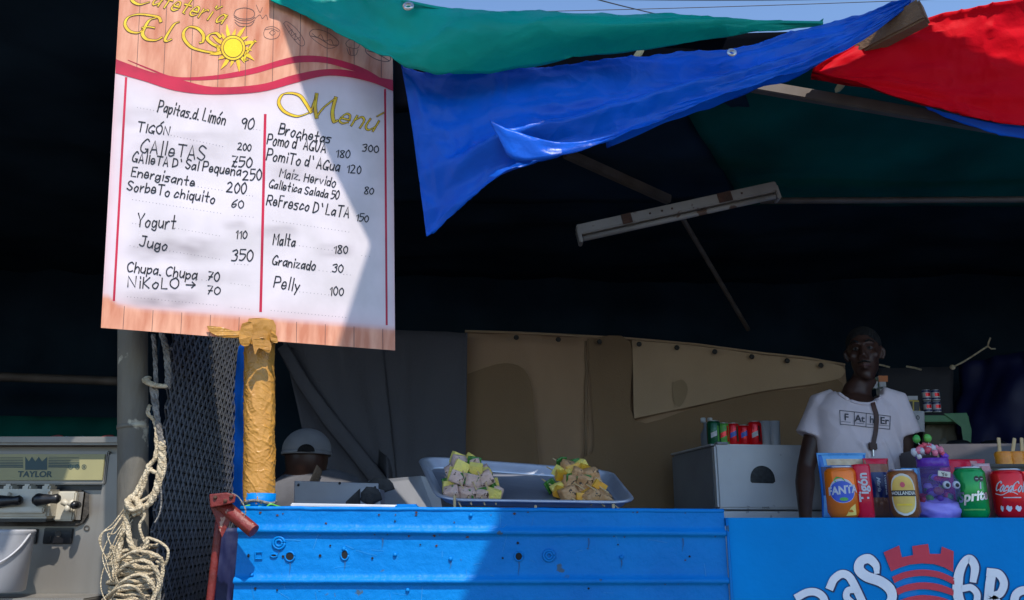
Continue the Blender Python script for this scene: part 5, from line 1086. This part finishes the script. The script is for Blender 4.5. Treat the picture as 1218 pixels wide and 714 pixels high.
# ---- second person, bending, cap seen from behind
Y2 = 3.0
P2 = thing('person', 'person in a white backwards cap bending down behind the griddle', 'person', (aty(365, 560, Y2).x, Y2, 0))
hc2 = aty(364, 545, Y2); b2_ = MB()
b2_.ball(hc2+Vector((0, .01, -.0)), (.075, .092, .095), 20, 14); b2_.ball(hc2+Vector((0, .06, -.06)), (.055, .05, .06), 16, 10)
sA, sB = aty(335, 585, Y2+.02), aty(402, 572, Y2+.02); mid = (sA+sB)/2
b2_.tube([hc2+Vector((.005, -.01, -.06)), mid+Vector((0, 0, .03))], [.055, .06], 12)
b2_.tube([mid+Vector((0, 0, .04)), mid+Vector((.0, .0, -.05)), mid+Vector((0, -.03, -.3)), (mid.x, Y2-.02, .62), (mid.x, Y2, .5)], [(.10, .07), (.17, .11), (.16, .12), (.15, .11), (.16, .12)], 20)
for sh, o_ in ((sA, -1), (sB, 1)): b2_.tube([sh+Vector((o_*.01, 0, -.02)), sh+Vector((o_*.07, .05, -.2)), sh+Vector((o_*.03, .28, -.25))], [.058, .045, .03], 12); b2_.tube([sh+Vector((o_*.03, .27, -.25)), sh+Vector((o_*.02, .35, -.26))], [.03, .035], 10)
for sh, o_ in ((sA, -1), (sB, 1)):
    for k in range(5): q_ = sh+Vector((o_*.02+(k-2)*.016, .34, -.26-(.012 if k == 4 else 0))); b2_.tube([q_, q_+Vector((0, .04, -.01)), q_+Vector((0, .062-.004*abs(k-1), -.028))], [.0095, .009, .006], 8)
for s in (-1, 1): b2_.tube([(mid.x+s*.08, Y2, .52), (mid.x+s*.13, Y2+.38, .54), (mid.x+s*.12, Y2+.34, .3), (mid.x+s*.12, Y2+.3, .06), (mid.x+s*.12, Y2+.42, .04)], [.09, .065, .055, .04, .03], 12)
o2_ = b2_.build('body', M['skin'], P2, smooth=True); md = o2_.modifiers.new('r', 'REMESH'); md.mode = 'VOXEL'; md.voxel_size = .01; md.use_smooth_shade = True; md = o2_.modifiers.new('s', 'SMOOTH'); md.iterations = 3; bake(o2_)
m = MB(); m.tube([mid+Vector((0, 0, .05)), mid+Vector((0, 0, .0)), mid+Vector((0, 0, -.06)), mid+Vector((0, -.03, -.3)), (mid.x, Y2-.02, .6)], [(.08, .07), (.15, .105), (.185, .125), (.175, .135), (.17, .13)], 22)
for sh, o_ in ((sA, -1), (sB, 1)): m.tube([sh+Vector((-o_*.05, 0, -.01)), sh+Vector((o_*.02, 0, -.03)), sh+Vector((o_*.06, .03, -.14))], [(.06, .07), .07, .062], 14)
s2_ = m.build('grey_shirt', M['grey_cloth'], P2, smooth=True); md = s2_.modifiers.new('r', 'REMESH'); md.mode = 'VOXEL'; md.voxel_size = .01; md.use_smooth_shade = True; md = s2_.modifiers.new('s', 'SMOOTH'); md.iterations = 3; bake(s2_)
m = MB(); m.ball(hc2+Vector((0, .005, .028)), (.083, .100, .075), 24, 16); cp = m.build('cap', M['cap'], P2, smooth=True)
bm = bmesh.new(); bm.from_mesh(cp.data); bmesh.ops.delete(bm, geom=[v for v in bm.verts if v.co.z+wl(P2).z < hc2.z+.012], context='VERTS'); bm.to_mesh(cp.data); bm.free(); thick(cp, .003)
cb = aty(364, 536, Y2-.10); m = MB(); m.poly([(cb.x+.030*math.cos(a), cb.z-.004+.026*math.sin(a)) for a in [k*math.pi/12 for k in range(13)]], lambda x, z: Vector((x, hc2.y-.1, z))); m.build('cap_opening', M['hair'], P2)
m = MB(); m.tube([Vector((hc2.x+.084*math.cos(a), hc2.y+.005+.101*math.sin(a), hc2.z+.016)) for a in [k*math.pi/16 for k in range(33)]], [(.007, .003)]*33, 6); m.build('cap_band', M['cap'], P2, smooth=True)
m = MB(); m.tube([sB+Vector((-.045, -.10, .035)), sB+Vector((-.06, -.14, -.03)), sB+Vector((-.09, -.15, -.13))], [(.022, .004)]*3, 8); m.build('apron_strap', M['hair'], P2, smooth=True)

# ================================================================== SHELF AT THE RIGHT
DP = sheet('wall_sheet', [aty(1045, 640, 4.2), aty(1134, 640, 4.2), aty(1134, 436, 4.2), aty(1045, 438, 4.2)], M['dark_panel'], 16, 16, .02, 'sooty grey sheet behind the green shelf', 'sheet', o=8)
SF = thing('shelf', 'green steel shelf on the back wall carrying small packets', 'shelf', aty(1100, 500, 4.0))
YS = 4.0
p, q = aty(1064, 494, YS), aty(1150, 497, YS); m = MB(); m.box(((p.x+q.x)/2, YS+.1, (p.z+q.z)/2-.012), (q.x-p.x, .24, .03), bev=.003); m.build('shelf_board', M['green_steel'], SF)
m = MB(); n_ = 6; P = [(1122,492), (1150,491), (1156,512), (1155,528), (1146,528), (1143,508)]
m.add([aty(x, y, YS-.03) for x, y in P]+[aty(x, y, YS+.03) for x, y in P], [tuple(range(n_)), tuple(range(2*n_-1, n_-1, -1))]+[(i, n_+i, n_+(i+1) % n_, (i+1) % n_) for i in range(n_)]); bevel(m.build('shelf_bracket', M['green_steel'], SF), .003)
for x0, y0, x1, y1 in ((1064, 498, 1082, 640), (1075, 545, 1085, 640)): p, q = aty(x0, y0, YS), aty(x1, y1, YS); m = MB(); m.box(((p.x+q.x)/2, YS+.02, (p.z+q.z)/2), (abs(q.x-p.x), .03, abs(p.z-q.z)), bev=.003); m.build('shelf_leg', M['green_steel'], SF)
NP = thing('price_note', 'small white handwritten note hanging from the green shelf', 'note', aty(1092, 514, 3.95))
m = MB(); m.grid(lambda u, v: aty(1081+19*u+v*0, 514-25*v, 3.95)+Vector((0, .004*math.sin(u*6+v*2), 0)), 10, 8); thick(m.build('note_paper', M['paper'], NP, smooth=True), .001)
m = MB(); write(m, '100 $'.replace('$', ''), (1084, 501), (1096, 498), 5, .7, lambda x, y: aty(x, y, 3.941)); m.build('note_writing', M['ink'], NP)
def carton(nm, lab, x0, y0, x1, y1, Y, mt, extra=(), cat='packet', d=.05):
    t = thing(nm, lab, cat, aty((x0+x1)/2, y1, Y)); p, q = aty(x0, y0, Y), aty(x1, y1, Y); m = MB(); m.box(((p.x+q.x)/2, Y+d/2, (p.z+q.z)/2), (q.x-p.x, d, p.z-q.z), bev=.003); m.build('packet_body', M[mt], t)
    for (a, b, c, e, mm, nn) in extra:
        k = MB(); k.grid(lambda u, v: aty(x0+(x1-x0)*(a+(c-a)*u), y0+(y1-y0)*(b+(e-b)*v), Y-.0015), 1, 1); k.build(nn, M[mm], t)
    return t
carton('yellow_carton', 'yellow carton with two black dots on the green shelf', 1078, 476, 1095, 490, 3.98, 'yellow_box', [(.1, .1, .45, .9, 'black_print', 'printed_dot'), (.55, .15, .92, .9, 'black_print', 'printed_dot'), (0, -.35, .8, -.02, 'paper', 'paper_flap')])
carton('blue_carton', 'blue and white carton left of the yellow one', 1064, 474, 1077, 491, 3.99, 'blue_wrap', [(.1, .3, .9, .6, 'white', 'printed_band')])
carton('orange_carton', 'tall orange topped carton beside the shoulder of the standing person', 1045, 447, 1056, 473, 4.05, 'paper', [(0, 0, 1, .28, 'orange_box', 'printed_top'), (0, .5, 1, .62, 'black_print', 'printed_band'), (0, .85, 1, 1, 'yellow_box', 'printed_foot')])
carton('cream_carton', 'small pale packet left of the orange topped carton', 1037, 450, 1044, 462, 4.05, 'leaf', [(0, .3, 1, 1, 'paper', 'printed_front')])
for i, (x, y, lab) in enumerate([(1098.5, 463, 'upper left of the four stacked small tins on the shelf'), (1109.5, 463, 'upper right of the four stacked small tins on the shelf'), (1100, 477, 'lower left of the four stacked small tins on the shelf'), (1111, 477, 'lower right of the four stacked small tins on the shelf')]):
    b = aty(x+4, y+13.5, 4.0); t = thing('small_tin', lab, 'tin', b, 'small tins stacked on the shelf'); h = .050; r = .019
    m = MB(); m.lathe(b, [(r*.95, 0), (r, .003), (r, h-.003), (r*.93, h)], 18); m.build('tin_wall', M['white'], t, smooth=True)
    for z0, z1, mm in ((.004, .012, 'navy_wrap'), (h-.012, h-.003, 'navy_wrap')): m = MB(); m.lathe(b, [(r+.0006, z0), (r+.0006, z1)], 18, cap=False); m.build('printed_band', M[mm], t, smooth=True)
    m = MB(); m.grid(lambda u, v: b+Vector(((r+.001)*math.sin((u-.5)*1.2), -(r+.001)*math.cos((u-.5)*1.2), .018+.016*v)), 4, 2); m.build('printed_patch', M['red_can'], t)
SK = sheet('hanging_sack', [aty(1098, 640, 4.08), aty(1140, 640, 4.08), aty(1137, 503, 4.08), aty(1098, 506, 4.08)], M['tan_panel'], 14, 16, .03, 'stained tan sack hanging below the green shelf', 'sack', s=4, o=12)
HR = thing('string', 'pale string tied to the roof at the right', 'string', aty(1132, 440, 3.9))
for P in ([(1131,438), (1145,431), (1158,423), (1170,415), (1175,412)], [(1175,412), (1176,407), (1178,402)], [(1175,412), (1179,415), (1184,415)]): m = MB(); m.tube([aty(x, y, 3.9) for x, y in P], .004, 6); m.build('string_strand', M['rope'], HR, smooth=True)
m = MB(); m.ball(aty(1133, 437, 3.9), (.014, .01, .012), 10, 6); m.build('knot', M['rope'], HR, smooth=True)
for x0, y0, x1, y1, lab in ((1040,433,1058,437,'short pale cord end right of the standing head'), (1078,436,1096,440,'short pale cord end above the stacked tins')): m = MB(); m.tube([aty(x0, y0, 4.1), aty((x0+x1)/2, (y0+y1)/2-.5, 4.1), aty(x1, y1, 4.1)], .005, 6); tag(m.build('cord_end', M['rope'], loc=aty(x0, y0, 4.1), smooth=True), lab, 'cord')
SV = thing('stove', 'dark two burner stove behind the sweets at the right', 'stove', aty(1180, 560, 2.9))
a, b = aty(1122, 545, 2.95), aty(1330, 545, 2.95); tp = aty(1150, 527, 2.95).z
m = MB(); m.box(((a.x+b.x)/2, 3.15, tp-.05), (b.x-a.x, .5, .09), Matrix.Rotation(R(-6), 3, 'Z'), bev=.01); m.build('stove_body', M['stove'], SV)
m = MB(); m.box(((a.x+b.x)/2, 2.93, tp-.17), (b.x-a.x, .05, .15), Matrix.Rotation(R(-6), 3, 'Z'), bev=.006); m.build('front_plate', M['knob'], SV)
for x in (1153, 1196): c = aty(x, 524, 3.0); m = MB(); m.lathe(Vector((c.x, 3.08, tp-.008)), [(.05, 0), (.055, .012), (.04, .02), (.03, .028), (.001, .03)], 20); m.build('burner', M['knob'], SV, smooth=True)
m = MB(); c = aty(1145, 548, 2.9); m.lathe(Vector((c.x, 2.9, tp-.16)), [(.018, 0), (.016, .018)], 14, axis=AX); m.build('dial', M['knob'], SV, smooth=True)
m = MB(); m.box(((a.x+b.x)/2, 3.15, (tp-.25)/2), (b.x-a.x-.1, .4, tp-.25)); m.build('stove_stand', M['roof_dark'], SV)
WS = sheet('cloth_bundle', [aty(1076, 640, 3.9), aty(1125, 640, 3.9), aty(1125, 520, 3.9), aty(1070, 545, 3.9)], M['tan_panel'], 12, 14, .04, 'drab cloth hanging under the shelf beside the stove', 'cloth', s=4, o=22)

# ================================================================== GOODS ON THE COUNTER
ZT = aty(1100, 616, YC).z
def base(px, Y): p = aty(px, 612, Y); p.z = ZT+.001; return p
# orange can
b = base(1004, 1.935); t, f = can('drink_can', 'orange can with a blue splash and white lettering at the left of the row', b, .0345, .112, M['orange_can'])
put('printed_splash', 'white', t, f, lambda m, f: m.disc((.001, .058), .0285, .0265, lambda u, v: f(u, v, .0004), 24))
put('printed_splash', 'blue_print', t, f, lambda m, f: m.disc((.001, .056), .0265, .0235, lambda u, v: f(u, v, .0008), 24))
put('printed_leaf', 'leaf', t, f, lambda m, f: m.poly([(-.016, .082), (-.008, .089), (.004, .086), (.010, .078), (-.002, .076), (-.012, .077)], lambda u, v: f(u, v, .0012)))
put('printed_leaf', 'leaf', t, f, lambda m, f: m.disc((.003, .040), .009, .004, lambda u, v: f(u, v, .0012), 12))
put('printed_letters', 'white', t, f, lambda m, f: printed(m, 'FANTA', .0235, lambda u, v: f(u+.0025, v+.059+u*.10, .0014), bold=.0009, sx=.88))
put('printed_streak', 'gold', t, f, lambda m, f: m.poly([(.004, .004), (.028, .006), (.028, .030), (.016, .022)], lambda u, v: f(u, v, .0005)))
# red tube packet
def pillow(nm, lab, cx, Y, w_, h_, th, mt, tilt=0.0, lean=0.0, wr=.003, cat='packet', seed=1, zb=0.0):
    b = base(cx, Y); t = thing(nm, lab, cat, b)
    def S(u, v, side=1, e=0.0):
        prof = (max(0, math.sin(math.pi*u))**.45)*(max(0, math.sin(math.pi*min(1, max(0, v))))**.35); x = (u-.5)*w_*(1-.06*math.sin(math.pi*v)); z = v*h_
        y = -side*(th*.5*prof+wr*N((u*5, v*6, seed))*prof+.0012)-e; return b+Vector((x+z*tilt, y+z*lean, z+zb))
    m = MB(); m.grid(lambda u, v: S(u, v, 1), 24, 30); n0 = 25*31; m.grid(lambda u, v: S(1-u, v, -1), 24, 30)
    m.build('wrapper', M[mt], t, smooth=True); return t, S
def patch(nm, mt, t, S, u0, v0, u1, v1, e=.0008, n=10):
    m = MB(); m.grid(lambda u, v: S(u0+(u1-u0)*u, v0+(v1-v0)*v, 1, e), n, n); return m.build(nm, M[mt], t, smooth=True)
t, S = pillow('bread_bag', 'tall light blue bag with a pale window behind the orange can', 1007, 2.06, .118, .153, .05, 'blue_wrap', seed=3)
patch('top_band', 'sky_wrap', t, S, .0, .80, 1, .985); patch('clear_window', 'bread', t, S, .14, .80, .90, .90, .0018); patch('side_band', 'navy_wrap', t, S, .02, .35, .16, .78); patch('side_band', 'sky_wrap', t, S, .02, .02, .3, .34); patch('crimped_edge', 'sky_wrap', t, S, .0, .97, 1, 1.0, .003)
put('printed_letters', 'sky_wrap', t, S, lambda m, f: write(m, 'Pan', (.09, .40), (.09, .66), .07, .008, lambda u, v: S(u, v, 1, .002)))
b = base(1029, 1.925); t = thing('biscuit_tube', 'upright red roll of biscuits with vertical white lettering', 'packet', b)
r_ = .0205; ht = .117; tl = Vector((-.12, 0, 1))
m = MB(); m.lathe(b, [(r_*.9, 0), (r_, .003), (r_*1.01, ht*.5), (r_, ht-.006), (r_*.9, ht-.001), (r_*.5, ht)], 28); m.build('wrapper', M['red_wrap'], t, smooth=True)
yw = math.atan2(b.x, b.y); f = lambda u, v, e=.0005: b+Vector(((r_*1.01+e)*math.sin(u/r_-yw), -(r_*1.01+e)*math.cos(u/r_-yw), v))
put('printed_letters', 'white', t, f, lambda m, f: printed(m, 'Tigón', .0275, lambda u, v: f(-v+.003, u+.066, .0012), bold=.0008))
t, S = pillow('biscuit_bag', 'clear bag of biscuits with red top and navy label', 1048, 2.03, .060, .138, .040, 'biscuit', seed=8)
patch('red_top', 'red_wrap', t, S, 0, .90, 1, 1); patch('navy_label', 'navy_wrap', t, S, .02, .34, .98, .76); 
put('printed_letters', 'white', t, S, lambda m, f: printed(m, 'Renata', .16, lambda u, v: S(.72+v*1.6, .55-u*.75, 1, .002), bold=.003)); put('printed_letters', 'white', t, S, lambda m, f: printed(m, 'María', .15, lambda u, v: S(.38+v*1.4, .56-u*.72, 1, .002), shear=.3, bold=.003))
# amber can
b = base(1077.5, 1.93); t, f = can('drink_can', 'amber can with a yellow oval label and dark band', b, .0325, .105, M['gold_can'])
def lab_(k, e): return lambda m, f: m.poly([(k*.024*math.copysign(abs(math.cos(a))**.7, math.cos(a)), .050+k*.041*math.copysign(abs(math.sin(a))**.8, math.sin(a))) for a in [j*2*math.pi/28 for j in range(28)]], lambda u, v: f(u, v, e))
def labp(nm, mt, k, e):
    m = MB(); m.grid(lambda u, v: f(k*(u-.5)*.049*(max(.02, 1-abs(2*v-1)**3.2))**.5, .050+k*(v-.5)*.084, e), 12, 20); m.build(nm, M[mt], t)
labp('label_border', 'cream', 1.08, .0005); labp('printed_label', 'gold', .96, .0010)
put('label_band', 'black_print', t, f, lambda m, f: m.grid(lambda u, v: f((u-.5)*.051, .046+.013*v, .0015), 12, 2)); put('printed_letters', 'cream', t, f, lambda m, f: printed(m, 'HOLLANDIA', .0100, lambda u, v: f(u, v+.0525, .002), bold=.0003, sx=.86))
put('printed_emblem', 'coral', t, f, lambda m, f: m.disc((0, .071), .005, .006, lambda u, v: f(u, v, .0016), 14)); put('printed_line', 'sunray', t, f, lambda m, f: m.grid(lambda u, v: f((u-.5)*.03, .026+.004*v, .0015), 6, 1))
# sweet jar
b = base(1117, 1.955); t = thing('sweet_jar', 'purple clear jar of sweets with googly eyes and lollipop bouquet', 'sweet jar', b)
def bmp(d): return 1+.06*noise.noise(d*5)
m = MB(); m.ball(b+Vector((0, 0, .018)), (.054, .036, .026), 28, 16, lambda d: 1+.22*noise.noise(d*3.4)+.10*noise.noise(d*9)); m.build('tissue_skirt', M['lilac'], t, smooth=True)
m = MB(); m.lathe(b+Vector((0, 0, .030)), [(.030, 0), (.044, .010), (.052, .030), (.051, .048), (.042, .062), (.034, .070), (.036, .084)], 32); m.build('jar_wall', M['purple_glass'], t, smooth=True)
m = MB(); m.lathe(b+Vector((0, 0, .112)), [(.032, 0), (.034, .002), (.034, .018), (.031, .020), (.001, .020)], 28); m.build('jar_collar', M['purple'], t, smooth=True)
rs = random.Random(9)
for i in range(26): 
    a = rs.uniform(0, 6.28); rr_ = rs.uniform(.012, .034); c = b+Vector((rr_*math.cos(a), rr_*math.sin(a), rs.uniform(.038, .092))); m = MB(); m.ball(c, (rs.uniform(.007, .012), rs.uniform(.007, .011), rs.uniform(.006, .010)), 9, 6, lambda d: 1+.25*noise.noise(d*3+c*50)); m.build('sweet', M[rs.choice(['sweet_green', 'sweet_brown', 'purple', 'leaf', 'coral', 'lilac', 'purple'])], t, smooth=True)
for px, py in ((1125.5, 577), (1137, 577)):
    c = aty(px, py, 1.955-.054 if px < 1130 else 1.955-.045); 
    m = MB(); m.lathe(c, [(.0085, 0), (.0085, .003), (.006, .005), (.001, .0055)], 18, axis=AX); ey_ = m.build('eye_disc', M['white'], t, smooth=True); m = MB(); m.lathe(c+Vector((.0005, -.0055, -.0005)), [(.0045, 0), (.004, .001)], 14, axis=AX); m.build('pupil', M['black_print'], ey_, smooth=True)
c = aty(1123, 564, 1.955-.050); m = MB(); m.box(c, (.027, .0015, .012), Matrix.Rotation(R(8), 3, 'Y')); m.build('price_tag', M['cream'], t)
m = MB(); printed(m, 'Yo', .011, lambda u, v: c+Vector((u, -.0014, v-.001)), bold=.0003); m.build('tag_writing', M['ink'], t)
m = MB(); m.ball(b+Vector((-.012, -.036, .058)), (.012, .006, .009), 12, 8, bmp); m.build('sweet', M['sweet_brown'], t, smooth=True)
LB = thing('lollipop_bouquet', 'bunch of pink and white wrapped lollipops standing in the jar', 'lollipops', b+Vector((0, 0, .13)))
for i in range(34):
    a = rs.uniform(0, 6.28); q_ = rs.uniform(0, 1)**.6; c = b+Vector((.034*q_*math.cos(a)-.004, .024*q_*math.sin(a), .138+.022*(1-q_**2)+rs.uniform(-.004, .004)))
    m = MB(); m.ball(c, rs.uniform(.0055, .0085), 9, 6, lambda d: 1+.4*noise.noise(d*2.5+c*90)); m.build('lollipop', M[['pink', 'white', 'coral', 'pink', 'coral', 'white', 'purple'][i % 7]], LB, smooth=True)
for dx, dz, mm in ((-.030, .176, 'sweet_green'), (-.004, .178, 'leaf'), (-.038, .146, 'white'), (-.026, .150, 'coral')):
    c = b+Vector((dx, 0, dz)); m = MB(); m.ball(c, (.009, .007, .010), 10, 7, lambda d: 1+.2*noise.noise(d*3+c*40)); m.build('lollipop', M[mm], LB, smooth=True); m = MB(); m.tube([c, b+Vector((dx*.5, 0, .14))], .0012, 5); m.build('lollipop_stick', M['white'], LB)
t, S = pillow('blue_packet', 'small light blue packet glimpsed behind the purple jar', 1089, 2.07, .045, .118, .03, 'sky_wrap', seed=14)
# green can
b = base(1159, 1.935); t, f = can('drink_can', 'green can with silver lettering right of the sweet jar', b, .0325, .111, M['green_can'])
put('printed_letters', 'silver', t, f, lambda m, f: printed(m, 'Sprite', .030, lambda u, v: f(u+.003, v+.046+u*.12, .0012), shear=.2, bold=.0010, sx=.92)); put('printed_line', 'leaf', t, f, lambda m, f: m.grid(lambda u, v: f((u-.45)*.045, .016+.003*v, .0006), 8, 1))
for du in (.014, .025): put('warning_mark', 'black_print', t, f, lambda m, f: m.poly([(du+.0055*math.cos(k*math.pi/4+.39), .084+.0065*math.sin(k*math.pi/4+.39)) for k in range(8)], lambda u, v: f(u, v, .0008))); put('warning_rule', 'white', t, f, lambda m, f: m.grid(lambda u, v: f(du-.003+.006*u, .0832+.0016*v, .0013), 2, 1))
put('printed_streak', 'white', t, f, lambda m, f: m.poly([(.018, .062), (.022, .062), (.023, .078), (.020, .076)], lambda u, v: f(u, v, .0007)))
t, S = pillow('red_packet', 'shiny red packet with crumpled top behind the green can', 1152, 2.06, .112, .138, .045, 'red_wrap', wr=.008, seed=21); patch('printed_flash', 'pink_wrap', t, S, .62, .86, .78, .97)
t, S = pillow('cracker_sleeve', 'slim white and red printed cracker sleeve beside the green can', 1178, 1.97, .040, .122, .032, 'sleeve', seed=25, tilt=-.05); patch('side_stripe', 'pink_wrap', t, S, .15, .05, .85, .95)
# red can
b = base(1204, 1.925); t, f = can('drink_can', 'bright red can with white script lettering at the right end', b, .0345, .106, M['red_can'], yaw_=.52)
put('printed_letters', 'white', t, f, lambda m, f: write(m, 'Coca', (-.027, .055), (.003, .059), .022, .0034, lambda u, v: f(u, .114-v if 0 else 2*.057-v, .001), .35, 0, 3, thin=.0018))
put('printed_letters', 'white', t, f, lambda m, f: write(m, 'Cola', (.006, .056), (.038, .060), .022, .0034, lambda u, v: f(u, 2*.057-v, .001), .35, 0, 3, thin=.0018))
put('printed_line', 'white', t, f, lambda m, f: m.grid(lambda u, v: f(-.012+.035*u, .042+.0022*v, .0008), 8, 1))
put('printed_flourish', 'white', t, f, lambda m, f: m.ribbon(sp2([(-.028, .052), (-.014, .049), (.002, .056), (.016, .050)], 5), .0018, lambda u, v: f(u, v, .001)))
for u0, w0 in ((-.018, .007), (-.004, .012), (.014, .013)): put('printed_picture', 'white', t, f, lambda m, f: m.poly([(u0+w0*.5*math.cos(k*math.pi/5), .020+.006*math.sin(k*math.pi/5)+.002*math.sin(k*2.3)) for k in range(10)], lambda u, v: f(u, v, .0008)))
# black bowl with orange ices
BW = thing('ice_box', 'black plastic box holding orange ice lollies at the far right', 'box', base(1230, 2.08))
bx0, bx1 = aty(1173, 560, 2.02).x, aty(1300, 560, 2.02).x; zt2 = aty(1200, 554, 2.02).z
def boxwall(nm, c, s): m = MB(); m.box(c, s, bev=.003); m.build(nm, M['knob'], BW)
zc_ = (ZT+zt2)/2; boxwall('box_front', ((bx0+bx1)/2, 2.03, zc_), (bx1-bx0, .006, zt2-ZT)); boxwall('box_back', ((bx0+bx1)/2, 2.2, zc_), (bx1-bx0, .006, zt2-ZT)); boxwall('box_side', (bx0, 2.115, zc_), (.006, .17, zt2-ZT)); boxwall('box_side', (bx1, 2.115, zc_), (.006, .17, zt2-ZT)); boxwall('box_floor', ((bx0+bx1)/2, 2.115, ZT+.006), (bx1-bx0, .17, .006)); boxwall('box_rim', ((bx0+bx1)/2, 2.024, zt2), (bx1-bx0+.02, .014, .008))
for i, (x, lab) in enumerate([(1196, 'leftmost orange ice lolly in the black box'), (1210, 'second orange ice lolly in the black box'), (1222, 'third orange ice lolly in the black box'), (1238, 'orange ice lolly at the cut edge of the photo')]):
    b = aty(x, 560, 2.09); t = thing('ice_lolly', lab, 'ice lolly', b, 'orange ice lollies in the black box'); zz_ = aty(x, 537, 2.09).z
    m = MB(); m.lathe(Vector((b.x, 2.09, ZT+.02)), [(.012, 0), (.017, .04), (.020, zz_-ZT-.026), (.017, zz_-ZT-.021), (.001, zz_-ZT-.02)], 16); m.build('ice', M['orange_ice'], t, smooth=True)
    lx = [.0, .008, .004, 0][i]; m = MB(); p0 = Vector((b.x-.01, 2.085, zz_-.02)); m.box(p0+Vector((lx*.5, 0, .022)), (.0085, .003, .062), Matrix.Rotation(R([4, 16, 6, 2][i]), 3, 'Y'), bev=.001); m.build('lolly_stick', M['stick'], t)
carton('red_carton', 'red carton cut off at the right edge above the red can', 1212, 561, 1250, 574, 1.99, 'red_can', d=.03)
